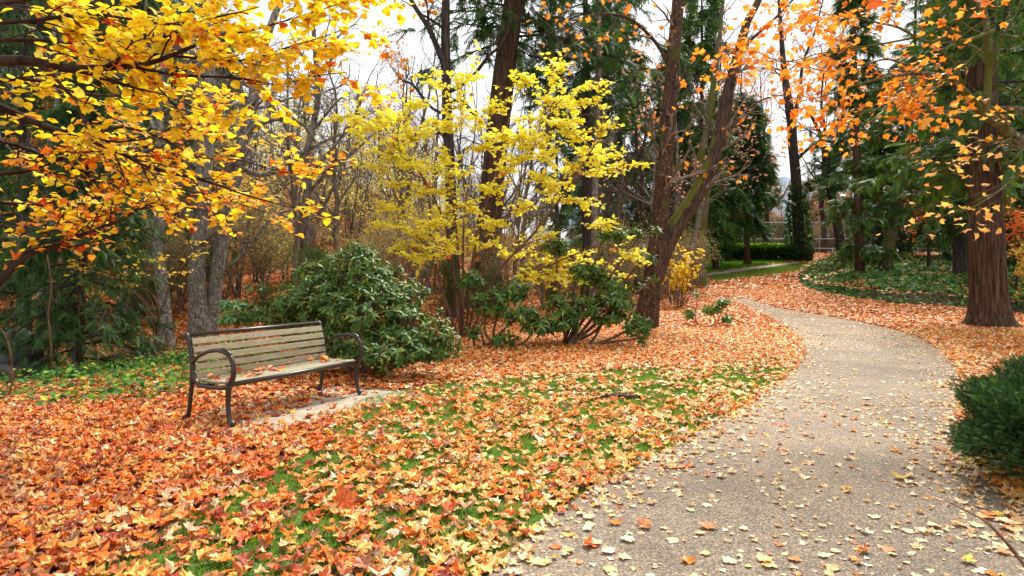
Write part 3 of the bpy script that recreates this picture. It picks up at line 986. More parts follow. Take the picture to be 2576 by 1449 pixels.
# --- overhanging vine maple, front left ------------------------------------------------
vb = np.array([-5.5, 5.2, float(gz(-5.5, 5.2))])
vm = thing('vine_maple', 'yellow leaved vine maple whose long dark boughs overhang from the left edge', 'tree', vb)
boughs = [
    ([(-60, 158, 20), (60, 152, 20), (140, 166, 18), (200, 174, 17), (300, 168, 12), (360, 163, 10), (430, 140, 9), (500, 110, 7), (550, 92, 6), (640, 74, 4.5), (720, 52, 3.5), (800, 26, 2.5), (880, 2, 2)], 4.2, 5.0, 2.6),
    ([(-60, 250, 20), (50, 290, 15), (130, 325, 12), (220, 350, 11), (310, 388, 9), (370, 418, 8), (450, 440, 7), (520, 456, 6), (600, 485, 4.5), (680, 508, 3.5), (760, 528, 2.4), (850, 545, 1.8)], 4.6, 6.2, 2.2),
    ([(-60, 770, 16), (0, 708, 15), (60, 648, 13), (120, 622, 10), (200, 592, 8), (290, 560, 7), (340, 530, 6), (390, 510, 5), (480, 494, 4), (570, 484, 2.5), (650, 480, 2)], 5.0, 6.6, 1.2),
    ([(-60, 60, 9), (100, 50, 8), (220, 34, 7), (340, 50, 5), (450, 62, 4), (560, 40, 3), (680, 10, 2)], 4.0, 4.8, 2.9),
    ([(330, 165, 9), (420, 185, 6), (500, 192, 5), (600, 196, 4), (700, 212, 3), (800, 190, 2.5), (870, 182, 1.8)], 4.5, 5.3, 0),
    ([(-60, 440, 9), (60, 432, 8), (140, 405, 6), (220, 385, 5), (300, 395, 4), (400, 372, 3), (470, 330, 2.2), (540, 290, 1.8)], 5.4, 6.6, 2.0),
    ([(-60, 500, 9), (70, 515, 7), (160, 505, 5), (260, 520, 4), (380, 512, 3), (520, 530, 2.4), (600, 540, 2)], 5.8, 7.4, 1.7),
    ([(-60, 20, 9), (120, -10, 8), (300, -30, 6), (480, -20, 5), (640, -30, 4), (800, -40, 3), (900, -20, 2)], 4.3, 5.2, 3.1),
    ([(-60, 210, 8), (80, 200, 7), (200, 235, 6), (300, 240, 5), (400, 235, 4), (480, 268, 2.5), (540, 285, 2)], 4.6, 5.8, 2.4),
    ([(220, 350, 7), (300, 320, 5), (400, 345, 4), (500, 395, 3.2), (600, 402, 2.6), (700, 430, 2.2), (800, 440, 1.8), (860, 400, 1.6)], 5.1, 6.6, 0),
    ([(-60, 340, 8), (60, 372, 7), (180, 420, 5), (300, 460, 4), (420, 470, 3.2), (560, 500, 2.6), (700, 545, 2)], 5.2, 6.8, 2.0),
    ([(430, 140, 6), (520, 148, 5), (620, 150, 4), (720, 120, 3), (820, 90, 2.2), (900, 60, 1.6)], 4.7, 5.3, 0),
    ([(-40, 105, 8), (90, 100, 7), (210, 110, 5), (330, 100, 4), (440, 88, 3), (540, 60, 2.2), (620, 30, 1.8)], 4.4, 5.2, 2.7),
]
VB = []
for i, (pts, Y0, Y1, _) in enumerate(boughs):
    P, R = pxline(pts, Y0, Y1, 28)
    R = R * 1.3
    mb = MB()
    if _:
        j = P[0]
        mid = np.array([(vb[0] + j[0]) / 2 - .15, (vb[1] + j[1]) / 2 + .1, vb[2] * .4 + j[2] * .62])
        S = spline(np.array([vb + [rng.normal(0, .12), rng.normal(0, .12), -.08], mid, j, P[3]]), 20)[:-6]
        Pf = np.concatenate([S, P]); Rf = np.concatenate([np.linspace(max(R[0] * 1.6, .03), R[0], len(S)), R])
        s_ = spline(Pf[::2], 60); Pf, Rf = s_, np.interp(np.linspace(0, 1, 60), np.linspace(0, 1, len(Rf)), Rf)
    else:
        Pf, Rf = P, R
    mb.tubes(Pf, Rf, 7)
    mb.build('bough', M['twig_dark'], vm, True)
    VB.append((P, R))
tw = MB(); cr = MB()
lv = twigs(tw, VB, [(dict(n=15, t0=.02, t1=.98, ln=.78, ang=.75, m=6, up=.01, wand=.16, rr=.5, flat=.72, taper=.45), 4),
                    (dict(n=4, t0=.2, t1=1, ln=.30, ang=.75, m=4, up=0, wand=.16, rr=.6, flat=.72, taper=.3), 3)])
UPB = (0, 1, 3, 4, 7, 8, 11, 12)
PYL = PY + [(.82, .36, .03, 3.5), (.70, .24, .03, 2), (.80, .50, .10, 2)]
leafset(cr, [lv[0][i] for i in UPB], 6, ROUND, PY, .050, .098, .24, .10, .2, .02, 1.0, .16)
leafset(cr, [lv[1][i] for i in UPB], 4, ROUND, PY, .046, .090, .24, .10, .2, .02, 1.0, .16)
leafset(cr, [lv[0][i] for i in range(13) if i not in UPB], 6, ROUND, PYL, .042, .082, .24, .10, .2, .02, 1.0, .18)
leafset(cr, [lv[1][i] for i in range(13) if i not in UPB], 4, ROUND, PYL, .040, .078, .24, .10, .2, .02, 1.0, .18)
leafset(cr, VB, 10, ROUND, PY, .05, .09, .3, .1, .05)
# caught orange maple leaves
leafset(cr, lv[0], 1, MAPLE, [(.70, .18, .02, 3), (.55, .08, .01, 2), (.75, .28, .05, 2)], .05, .105, .8, .5, .1, .0)
low = [lv[1][i] for i in (2, 5, 6, 10)]
leafset(cr, [lv[0][i] for i in (2, 5, 6, 10)], 2, MAPLE, [(.68, .22, .03, 3), (.48, .06, .01, 1.5), (.75, .34, .07, 3)], .05, .10, .7, .4, .1, .0)
tw.build('twigs', M['twig_dark'], vm)
cr.build('crown', M['leaf_yellow'], vm)

# --- orange maple, front right ----------------------------------------------------------
ob = np.array([7.3, 7.2, float(gz(7.3, 7.2))])
om = thing('orange_maple', 'orange leaved maple with mossy olive limbs reaching in from the right edge', 'tree', ob)
P, R = spline(np.array([ob - [0, 0, .1], ob + [-.05, 0, .9], ob + [-.2, -.05, 2.2], ob + [-.1, .1, 3.6], ob + [.2, .3, 6]]), 30), np.linspace(.16, .07, 30)
mb = MB(); mb.tubes(P, R, 10, flute=.06); mb.build('trunk', M['bark_moss'], om, True)
limbs = [
    ([(2860, 470, 34), (2680, 410, 30), (2576, 360, 27), (2497, 300, 24), (2467, 280, 20), (2432, 235, 16), (2387, 195, 12), (2322, 185, 10), (2242, 192, 7), (2150, 215, 5), (2080, 240, 3), (1990, 260, 2)], 7.2, 7.0),
    ([(2477, 300, 20), (2485, 225, 16), (2487, 150, 15), (2482, 65, 14), (2472, 0, 12), (2465, -90, 8), (2440, -200, 5)], 7.0, 6.6),
    ([(2500, 78, 11), (2437, 101, 9), (2407, 100, 9), (2382, 92, 8), (2332, 106, 7), (2262, 70, 6), (2207, 57, 5), (2157, 45, 4), (2112, 45, 3), (2040, 20, 2)], 6.8, 6.2),
    ([(2820, 285, 13), (2576, 274, 10), (2487, 272, 8), (2367, 282, 7), (2317, 257, 6), (2242, 250, 5), (2180, 275, 4), (2120, 300, 3), (2040, 330, 2)], 7.4, 7.6),
    ([(2485, 105, 7), (2437, 155, 6), (2387, 192, 5), (2330, 230, 4), (2250, 262, 3), (2160, 290, 2)], 6.9, 7.2),
    ([(2322, 185, 8), (2240, 150, 5), (2160, 165, 4), (2080, 180, 3), (1990, 155, 2.5), (1920, 150, 2), (1850, 190, 1.6)], 7.0, 7.6),
    ([(2700, 440, 8), (2576, 440, 5), (2500, 490, 4), (2440, 525, 3), (2400, 530, 2)], 6.8, 6.4),
    ([(2780, 330, 8), (2600, 372, 5), (2540, 350, 4), (2490, 385, 3), (2440, 400, 2)], 6.6, 6.4),
    ([(2300, 95, 6), (2220, 110, 5), (2140, 122, 4), (2060, 135, 3), (1970, 155, 2.2), (1880, 120, 1.8)], 6.6, 7.4),
    ([(2472, 0, 8), (2380, -20, 6), (2280, -10, 5), (2180, 0, 4), (2080, -25, 3), (1980, -10, 2)], 6.6, 7.0),
]
OB = []
for i, (pts, Y0, Y1) in enumerate(limbs):
    P, R = pxline(pts, Y0, Y1, 30)
    if i in (0, 3, 6, 7):
        P[0] = [ob[0] - .12, ob[1], P[0][2]]
    mb = MB(); mb.tubes(P, R, 8); mb.build('limb', M['bark_moss'], om, True)
    OB.append((P, R))
tw = MB(); cr = MB()
lv = twigs(tw, OB, [(dict(n=14, t0=.12, t1=.98, ln=1.05, ang=.7, m=6, up=.01, wand=.16, rr=.45, flat=.6, taper=.5), 4),
                    (dict(n=4, t0=.2, t1=1, ln=.42, ang=.75, m=4, up=.0, wand=.16, rr=.6, flat=.6, taper=.3), 3)])
lo_ = [lv[0][i] for i in (0, 2, 3, 4, 5, 8, 9)]; lo2 = [lv[1][i] for i in (0, 2, 3, 4, 5, 8, 9)]
leafset(cr, lo_, 4, MAPLE_L, POR, .055, .105, .55, .4, .2, .02, 1.0)
leafset(cr, lo2, 2, MAPLE_L, POR, .05, .095, .55, .4, .3, .02, 1.0)
leafset(cr, [lv[1][i] for i in (6, 7)], 1, MAPLE_L, [(.86, .46, .12, 3), (.86, .58, .14, 1)], .05, .09, .45, .1, .3)
one_p = W(2190, 22, 4.2)
cr.leaves(one_p[None], np.array([[.25, 0, 1.]]), np.array([[.5, -.8, 0.]]), [.14], MAPLE[2], np.array([[.62, .12, .02]]))
tw.build('twigs', M['bark_moss'], om)
cr.build('crown', M['leaf_orange'], om)

# --- yellow shrub in the middle ---------------------------------------------------------
sb = onground(1165, 14.6)
ysb = thing('yellow_shrub', 'many stemmed shrub with bright yellow leaves in the centre of the wood edge', 'shrub', sb)
targets = [(930, 375), (960, 305), (1010, 460), (985, 520), (1050, 600), (1090, 560), (1150, 600), (1020, 410), (1080, 640), (890, 300), (850, 292), (905, 330), (930, 420), (990, 365), (1010, 300), (1060, 255), (1085, 190), (1195, 90), (1180, 185), (1250, 215), (1320, 205), (1410, 128), (1400, 165), (1470, 215), (1520, 200), (1500, 265), (1450, 310), (1520, 335), (1592, 412), (1500, 440), (1530, 395), (1440, 420), (1380, 360), (1330, 300), (1300, 400), (1250, 330), (1200, 300), (1130, 320), (1120, 400), (1050, 420), (1090, 480), (960, 565), (1000, 620), (1060, 560), (1120, 540), (1180, 520), (1250, 560), (1330, 520), (1410, 500), (1480, 510), (1400, 460), (1210, 620), (1290, 640), (1340, 700), (1400, 660), (1480, 640), (1560, 660), (1620, 650), (1440, 700), (1520, 700), (1590, 690), (1180, 430), (1240, 470), (1350, 440), (1370, 600), (1520, 560), (1040, 350), (1100, 300), (1440, 250), (1380, 250), (1270, 270), (1160, 250), (1330, 350), (1480, 380), (1040, 640), (1120, 610), (1460, 350), (1400, 310), (1210, 370), (1300, 340), (1350, 395), (1270, 430)]
stems = [([(1150, 790), (1104, 700), (1084, 600), (1079, 500), (1050, 420), (1000, 350)], .3), ([(1160, 790), (1140, 680), (1118, 560), (1060, 440), (994, 365)], -.3), ([(1170, 790), (1165, 640), (1170, 520), (1190, 380), (1200, 250)], .5), ([(1180, 790), (1215, 680), (1270, 560), (1320, 430), (1370, 290)], .0), ([(1190, 790), (1250, 690), (1340, 590), (1430, 470), (1500, 360)], -.5), ([(1190, 790), (1290, 720), (1400, 660), (1500, 620)], -1.0), ([(1165, 790), (1150, 600), (1130, 450), (1110, 320)], .8), ([(1175, 790), (1200, 600), (1250, 430), (1290, 260)], 1.0)]
SL = []
st_i = 0
for pts, dy in stems:
    Yl = np.linspace(14.6, 14.6 + dy * 1.3, len(pts))
    P = np.array([W(p[0] * .6 + 1160 * .4 if q == 0 else p[0], p[1], y) for q, (p, y) in enumerate(zip(pts, Yl))])
    P[0, 2] = sb[2] - .05
    P = spline(P, 30)
    R = np.linspace(.035, .012, 30)
    mb = MB(); mb.tubes(P, R, 6); mb.build('stem', M['twig'], ysb, True)
    SL.append((P, R))
allS = np.concatenate([p for p, r in SL])
BR = []
mbb = MB()
for (tx, ty) in targets:
    Yt = 14.6 + rng.uniform(-1.7, 1.2)
    T_ = W(tx, ty, Yt)
    d = .55 * np.linalg.norm((allS - T_)[:, :2], axis=1) + np.abs(T_[2] - allS[:, 2] - .42) * 1.3 + .1 * rng.random(len(allS))
    s = allS[np.argmin(d)]
    mid = (s + T_) / 2 + np.array([0, 0, .16]) + rng.normal(0, .06, 3)
    P = spline(np.array([s, mid, T_]), 12)
    R = np.linspace(.012, .004, 12)
    mbb.tubes(P, R, 4)
    BR.append((P, R))
lv = twigs(mbb, [b_ for b_, t_ in zip(BR, targets) if t_[1] > 215] + [b_ for b_, t_ in zip(BR, targets) if t_[1] <= 215][::2], [(dict(n=11, t0=.35, t1=1, ln=.58, ang=.8, m=5, up=-.01, wand=.13, rr=.6, flat=.9, taper=.2), 3)])
cr = MB()
leafset(cr, lv[0], 13, ROUND, PYB, .062, .112, .28, .12, .1, .03)
leafset(cr, BR, 9, ROUND, PYB, .060, .108, .28, .12, .4, .03)
leafset(cr, [(p[0][::3], p[1][::3]) for p in lv[0]], 1, MAPLE_L, [(.72, .16, .03, 1), (.70, .26, .06, 1)], .10, .15, .8, .6)  if False else None
tgt = BR[::3]
leafset(cr, tgt, 1, MAPLE_L, [(.72, .16, .03, 1), (.72, .26, .07, 1)], .11, .17, .8, .6)
mbb.build('branches', M['twig'], ysb)
cr.build('crown', M['leaf_yellow'], ysb)


# --- rhododendrons ----------------------------------------------------------------------
def whorls(mb, tips, axes, size, pal, T=RHODO, nl=(8, 12), droop=.25):
    for p, a in zip(tips, axes):
        n = rng.integers(*nl)
        th = rng.uniform(0, 6.28) + np.arange(n) * 2.399
        a = nrm(a)
        r = np.array([1, 0, 0]) if abs(a[0]) < .8 else np.array([0, 1, 0])
        u = nrm(np.cross(a, r)); v = np.cross(a, u)
        rise = np.linspace(.75, -.35, n)[:, None] + .1 * rng.standard_normal((n, 1))
        ax = nrm(np.cos(th)[:, None] * u + np.sin(th)[:, None] * v + rise * a - np.array([0, 0, droop]) * rng.uniform(.3, 1.4, (n, 1)))
        up = nrm(a + .25 * rng.standard_normal((n, 3)))
        pos = np.repeat(p[None], n, 0) - a * np.linspace(0, .04, n)[:, None]
        k = rng.integers(0, 2)
        mb.leaves(pos, ax, up, size * rng.uniform(.7, 1.15, n), T[k], pick(pal, n, .15))


PRH = [(.042, .098, .014, 4), (.070, .145, .020, 3), (.12, .205, .03, 1.8), (.25, .27, .03, .5)]


def rhodo(name, label, base, lobes, ntip, size, pal=PRH, inner=.55, stem_r=.03, droop=.25, extra=None, gap=0.):
    """lobes: (centre xyz, radii xyz); whorls sit on the lobes' upper and outer faces"""
    root = thing(name, label, 'shrub', base)
    mbk = MB(); mbf = MB()
    wts = np.array([l[1][0] * l[1][2] for l in lobes]); wts /= wts.sum()
    tips = []; axes = []
    for li in rng.choice(len(lobes), ntip, p=wts):
        c, r = np.array(lobes[li][0]), np.array(lobes[li][1])
        d = nrm(rng.standard_normal(3)); d[2] = d[2] * .9 + .15
        rad = rng.uniform(inner, 1.05) ** .6
        p = c + d * r * rad
        g = float(gz(p[0], p[1]))
        if p[2] < g + .06: p[2] = g + .06 + rng.uniform(0, .2)
        tips.append(p); axes.append(nrm(d / r * r.mean() + np.array([0, -.15, .75])))
    if extra is not None:
        for p in extra:
            tips.append(p); axes.append(nrm(np.array([rng.normal(0, .3), -.2, .8])))
    tips = np.array(tips); axes = np.array(axes)
    whorls(mbf, tips, axes, size, pal, droop=droop)
    # branches: each lobe centre from base, tips from lobe centre
    for c, r in lobes:
        c = np.array(c)
        mid = (np.array(base) + c) / 2 + rng.normal(0, .08, 3); mid[2] = max(mid[2] - .1, base[2] + .08)
        P = spline(np.array([np.array(base) + [rng.normal(0, .1), rng.normal(0, .1), -.05], mid, c]), 12)
        mbk.tubes(P, np.linspace(stem_r, stem_r * .5, 12), 6)
    cs = np.array([l[0] for l in lobes])
    own = np.argmin(np.linalg.norm(tips[:, None] - cs[None], axis=2), 1)
    S = cs[own] * .75 + tips * .25 - [0, 0, .06]
    midp = (S + tips) / 2 - np.array([0, 0, .05]) + rng.normal(0, .03, tips.shape)
    Q = np.stack([S, midp, tips], 1)
    mbk.tubes(Q, np.repeat(np.array([[.009, .006, .004]]), len(Q), 0), 3)
    mbk.build('branches', M['twig'], root)
    mbf.build('foliage', M['rhodo'], root)
    return root


b = onground(905, 9.6)
lob = []
for (px, py, Y, rx, rz) in ((905, 700, 9.9, .55, .5), (800, 760, 9.9, .75, .45), (930, 790, 9.5, .8, .5), (1040, 830, 9.3, .55, .42), (860, 860, 9.5, .65, .42), (1000, 880, 9.1, .65, .34), (1085, 880, 9.2, .42, .25), (730, 800, 10.2, .5, .35), (960, 720, 10.1, .5, .38), (640, 790, 10.6, .35, .2), (900, 640, 10, .3, .22), (1010, 760, 9.8, .5, .38), (740, 770, 10.3, .5, .26), (820, 690, 10.2, .48, .36), (1115, 850, 9.1, .30, .26), (770, 830, 9.9, .6, .3), (950, 900, 8.9, .5, .22)):
    c = W(px, py, Y); lob.append((c, (rx, rx * .85, rz)))
rhodo('rhododendron', 'large dense dark green rhododendron right behind the bench', b, lob, 1150, .11, inner=.35)
b = onground(1230, 13.0)
lob = [(W(px, py, Y), (rx, rx * .8, rz)) for (px, py, Y, rx, rz) in ((1230, 760, 13, .45, .28), (1290, 730, 13.2, .4, .25), (1200, 835, 12.6, .2, .14), (1310, 790, 12.8, .45, .25), (1180, 700, 13.5, .3, .22), (1270, 850, 12.4, .3, .12), (1350, 820, 12.8, .4, .18))]
rhodo('rhododendron', 'loose low rhododendron with drooping leaves under the yellow shrub', b, lob, 120, .17, droop=.55, inner=.4)
b = onground(1430, 13.4)
lob = [(W(px, py, Y), (rx, rx * .8, rz)) for (px, py, Y, rx, rz) in ((1440, 770, 13.4, .7, .32), (1530, 780, 13.2, .6, .38), (1600, 820, 13, .3, .25), (1560, 720, 13.6, .5, .3), (1400, 810, 13.1, .5, .22), (1480, 690, 13.8, .5, .3), (1570, 590, 14, .4, .16), (1620, 580, 13.9, .35, .10), (1520, 590, 14.2, .3, .15), (1620, 650, 13.6, .3, .12), (1650, 700, 13.5, .22, .07), (1400, 620, 14.2, .35, .2), (1620, 850, 12.8, .25, .06))]
rhodo('rhododendron', 'tall open rhododendron with bent bare stems beside the leaning trunk', b, lob, 330, .15, droop=.45, inner=.4, stem_r=.04)
b = G(1772, 822)
lob = [(W(px, py, b[1]), (rx, rx * .8, rz)) for (px, py, rx, rz) in ((1755, 740, .18, .08), (1790, 775, .3, .14), (1820, 760, .18, .1), (1735, 790, .14, .12), (1830, 800, .15, .08))]
rhodo('rhododendron_sapling', 'small thin rhododendron sapling standing alone in the leaves by the path', b, lob, 34, .17, [(.10, .19, .05, 2), (.16, .26, .06, 2)], droop=.4, inner=.3, stem_r=.018)
b = onground(600, 10.6)
lob = [(W(px, py, 10.6), (rx, rx, rz)) for (px, py, rx, rz) in ((610, 765, .35, .08), (585, 800, .3, .1), (650, 720, .2, .06))]
rhodo('rhododendron_seedling', 'pale green young rhododendron sprigs left of the large dense one', b, lob, 22, .15, [(.09, .19, .06, 2), (.13, .24, .08, 1)], droop=.35, inner=.3, stem_r=.012)

# --- yew at the right edge ---------------------------------------------------------------
yb = np.array([3.94, 4.42, 0.])
yew = thing('yew_bush', 'dense dark green clipped yew bush at the right edge of the path', 'shrub', yb)
mbf = MB(); mbk = MB()
n = 30000
d = nrm(rng.standard_normal((n, 3))); d[:, 2] = np.abs(d[:, 2]) * 1.0 - .5 * rng.random(n)
d = nrm(d)
lum = 1 + .07 * np.sin(d[:, 0] * 14 + d[:, 2] * 9) * np.sin(d[:, 1] * 13 + d[:, 2] * 11) + .13 * np.sin(d[:, 0] * 6 + 1) * np.sin(d[:, 1] * 5 + 2) + .12 * np.sin(d[:, 2] * 9 + d[:, 0] * 4)
rad = (rng.uniform(.35, 1.03, n) ** .45) * lum
pos = yb + np.array([0, 0, .36]) + d * rad[:, None] * np.array([.68, .70, .54])
pos[:, 2] = np.maximum(pos[:, 2], .06)
ax = nrm(d + np.array([0, 0, .25]) + .5 * rng.standard_normal((n, 3)))
mbf.leaves(pos, ax, nrm(rng.standard_normal((n, 3)) + d), rng.uniform(.026, .055, n), YEWT, pick([(.026, .070, .020, 4), (.046, .110, .030, 2), (.10, .185, .05, 1.)], n, .15))
S = np.repeat((yb + [0, 0, .02])[None], 200, 0) + rng.normal(0, .06, (200, 3)) * [1, 1, 0]
E = pos[rng.choice(n, 200)]
mbk.tubes(np.stack([S, (S + E) / 2 + [0, 0, .05], E], 1), np.repeat(np.array([[.018, .010, .004]]), 200, 0), 4)
mbk.build('branches', M['bark_dark'], yew)
mbf.build('foliage', M['needle'], yew)
# bent dry stem in the corner
mb = MB()
P, R = pxline([(2392, 1265, 3), (2440, 1290, 4), (2480, 1312, 7), (2520, 1352, 8), (2560, 1400, 10), (2610, 1470, 12), (2660, 1580, 13)], 2.7, 2.35, 30)
P[-1, 2] = -.02
mb.tubes(P, R, 7)
o = mb.build('dry_stem', M['twig'], None, True, origin=P[-1])
tag(o, 'bent dry brown plant stem arching over the near path corner', 'stem')

# ------------------------------------------------------------------ conifers
PDK = [(.028, .078, .018, 4), (.046, .11, .022, 3), (.08, .15, .03, 1.4), (.12, .10, .025, .3)]
PCED = [(.042, .105, .018, 4), (.075, .16, .024, 3), (.14, .23, .04, 1.8), (.22, .13, .02, .4)]


def fronds(mb, lines, per, size, pal, T, droop, spread=.9, r0=.15, jit=.2):
    for P, R in lines:
        if P.ndim == 2: P = P[None]
        pos, tan = along(P, per, r0, 1.03)
        n = len(pos)
        d = rng.standard_normal((n, 3)); d[:, 2] *= .5
        ax = nrm(tan * .8 + spread * nrm(d) * .8 + np.array([0, 0, -droop]))
        up = nrm(np.array([0, 0, 1.]) + .45 * rng.standard_normal((n, 3)))
        mb.leaves(pos, ax, up, size * rng.uniform(.6, 1.25, n), T, pick(pal, n, jit))


def conifer(name, label, base, h, rad, clear, group=None, r0=.2, droop=.35, pal=PDK, T=FROND, nb=90, per=(9, 5), size=.45, bark='bark_dark', lean=None, k=9, trunkpx=None, Yt=None, cat='tree', up=.0):
    """trunk + branches + foliage; clear = height below which there are no branches"""
    base = np.asarray(base, float)
    root = thing(name, label, cat, base, group)
    if trunkpx is not None:
        P, R = pxline(trunkpx, base[1], base[1], 40)
        P[0, 2] = base[2] - .12
        R = R * (1 + .35 * np.exp(-(P[:, 2] - base[2]) / .4))
    else:
        l = np.array(lean if lean is not None else (0, 0))
        t = np.linspace(0, 1, 24)
        P = base + np.stack([t * l[0] * h, t * l[1] * h, t * h], 1); P[0, 2] -= .15
        P[1:-1, :2] += .02 * rng.standard_normal((22, 2))
        R = r0 * (1 - .9 * t) * (1 + .35 * np.exp(-t * h / .5))
    mb = MB(); mb.tubes(P, R, k, flute=.07 if k > 9 else 0); mb.build('trunk', M[bark], root, True)
    H = P[-1, 2] - base[2]
    t0 = max(.02, clear / H)
    tb = t0 + (1 - t0) * np.sort(rng.random(nb)) ** .9 * .985
    x = tb * (len(P) - 1); i = np.minimum(x.astype(int), len(P) - 2); f = (x - i)[:, None]
    S = P[i] * (1 - f) + P[i + 1] * f
    th = np.arange(nb) * 2.4 + rng.normal(0, .5, nb)
    q = (tb - t0) / (1 - t0)
    L = rad * (np.minimum(1, .35 + q * 6)) * (1 - q) ** .75 * rng.uniform(.55, 1.15, nb) + .25
    hd = np.stack([np.cos(th), np.sin(th), np.zeros(nb)], 1)
    m = 6
    ts = np.linspace(0, 1, m)
    B = S[:, None] + hd[:, None] * (L[:, None] * ts)[..., None]
    B[..., 2] += (L[:, None] * (up * ts - droop * ts ** 2 + .12 * droop * ts ** 4))
    B[:, 1:] += .035 * L[:, None, None] * rng.standard_normal((nb, m - 1, 3))
    RB = np.clip(.012 * L + .006, .006, .06)[:, None] * np.linspace(1, .25, m)
    mb = MB(); mb.tubes(B, RB, 4)
    Q, RQ = grow(B, RB, per[0], .12, 1, rad * .28, .85, 4, up=-.10 * (droop > .2), wand=.12, rr=.6, flat=.75, taper=.55)
    mb.tubes(Q, RQ, 3)
    mb.build('branches', M['bark_dark'], root)
    mf = MB()
    fronds(mf, [(Q, RQ)], per[1], size, pal, T, droop * .55)
    fronds(mf, [(B, RB)], per[1], size, pal, T, droop * .55)
    mf.build('foliage', M['needle'], root)
    return root


# ------------------------------------------------------------------ leafless trees
def bare(name, label, base, h, r0, group=None, lean=(0, 0), bark='bark_thin', lv=(12, 5, 5), spread=.28, leafpal=None, nleaf=0, cat='tree', stems=1, k=7, upk=.05):
    base = np.asarray(base, float)
    root = thing(name, label, cat, base, group)
    TR = []
    mb = MB()
    for s in range(stems):
        t = np.linspace(0, 1, 14)
        l = np.array(lean) + (rng.normal(0, .16, 2) if stems > 1 else 0)
        P = base + np.stack([t * l[0] * h, t * l[1] * h, t * h * rng.uniform(.8, 1)], 1)
        P[1:, :2] += np.cumsum(rng.normal(0, .012 * h, (13, 2)), 0) * .6
        P[0, 2] -= .12
        R = r0 * (1 - .85 * t) * (1 + .3 * np.exp(-t * h / .4))
        mb.tubes(P, R, k)
        TR.append((P, R))
    mb.build('trunk', M[bark], root, True)
    mb = MB()
    ls = twigs(mb, TR, [(dict(n=lv[0], t0=.22, t1=.97, ln=h * spread, ang=.75, m=7, up=upk, wand=.16, rr=.55, taper=.5), 4),
                        (dict(n=lv[1], t0=.2, t1=1, ln=h * spread * .42, ang=.7, m=5, up=upk * .5, wand=.2, rr=.55, taper=.4), 3),
                        (dict(n=lv[2], t0=.15, t1=1, ln=h * spread * .2, ang=.7, m=3, up=.03, wand=.2, rr=.6, taper=.3), 3)])
    mb.build('branches', M[bark], root)
    if nleaf:
        mf = MB()
        leafset(mf, ls[2], nleaf, FAR_L, leafpal, h * .009, h * .016, .7, .4, .3, 0)
        mf.build('foliage', M['leaf_orange'], root)
    return root


def place(root, p, rz, s, label=None):
    root.location = [float(v) for v in p]
    root.rotation_euler = (0, 0, rz)
    root.scale = (s, s, s)
    if label: root['label'] = label
    return root


def where(x, y):
    px = x / y * F + CX
    for lim, t in ((430, 'behind the hemlocks at the left'), (900, 'behind the bench and grey tree'), (1350, 'behind the yellow shrub'), (1760, 'behind the leaning tree'), (2150, 'at the far hedge and fence')):
        if px < lim: return t
    return 'behind the cedars and redwood at the right'


def scatter(proto_list, spots, smin=.8, smax=1.25, text=None):
    used = set()
    for (x, y, k) in spots:
        o = proto_list[k % len(proto_list)]
        if k % len(proto_list) in used:
            o = copy_tree(o)
        used.add(k % len(proto_list))
        place(o, (x, y, float(gz(x, y)) - .03), rng.uniform(0, 6.28), rng.uniform(smin, smax))
        if text:
            o['label'] = text + ' ' + where(x, y)
            o['group'] = text + ' group ' + where(x, y)


O3 = (0, 0, 0)
# --- large red cedar behind the yellow shrub
b = onground(1205, 22)
conifer('cedar_tree', 'tall reddish fissured cedar trunk rising behind the yellow shrub', b, 0, 3.6, 9.5, bark='bark_cedar', k=26, nb=46, droop=.30, pal=PDK, T=CEDAR, size=.6, per=(10, 5),
        trunkpx=[(1203, 790, 74), (1210, 700, 62), (1222, 600, 58), (1236, 480, 58), (1250, 340, 57), (1266, 200, 56), (1290, 20, 50), (1308, -120, 44), (1325, -300, 36), (1345, -520, 22)])
# its drooping boughs on the right are a second dark conifer close behind
b = onground(1480, 27)
conifer('fir_tree', 'dark full fir whose boughs fill the top of the picture right of the red cedar', b, 19, 4.4, 8.5, r0=.28, nb=66, droop=.36, pal=PDK, T=FROND, size=.5, per=(9, 5), lean=(-.01, 0))
# --- dark twin limbed tree left of the cedar
root, S = trunk_tree('dark_tree', 'dark straight leafless trunk with forking limbs left of the red cedar', 'tree',
                     [([(1142, 790, 34), (1138, 650, 28), (1134, 500, 27), (1130, 380, 26), (1124, 250, 25), (1121, 100, 23), (1123, -60, 18), (1126, -260, 10)], 19, 19),
                      ([(1122, 175, 18), (1100, 120, 15), (1078, 70, 13), (1040, 10, 11), (1005, -60, 8), (960, -140, 4)], 19, 18.2),
                      ([(1126, 232, 12), (1160, 215, 10), (1195, 185, 9), (1230, 140, 8), (1262, 110, 6), (1290, 40, 3)], 19, 18),
                      ([(1128, 290, 9), (1085, 270, 7), (1040, 215, 6), (1010, 200, 4), (985, 170, 2)], 19, 18.5),
                      ([(1200, 290, 9), (1190, 285, 11), (1160, 255, 9), (1128, 258, 8)], 19.2, 19)], M['bark_dark'], k=12, base_flare=1.3)
tw = MB(); cr = MB()
lv = twigs(tw, S, [(dict(n=7, t0=.35, t1=1, ln=1.6, ang=.8, m=6, up=.05, wand=.2, rr=.4, taper=.4), 4), (dict(n=5, t0=.2, t1=1, ln=.7, ang=.7, m=4, up=.02, wand=.2, rr=.6), 3)])
leafset(cr, lv[1][1:2] + lv[1][3:4], 2, MAPLE_L, POR, .10, .17, .8, .4)
tw.build('twigs', M['bark_dark'], root); cr.build('foliage', M['leaf_orange'], root)
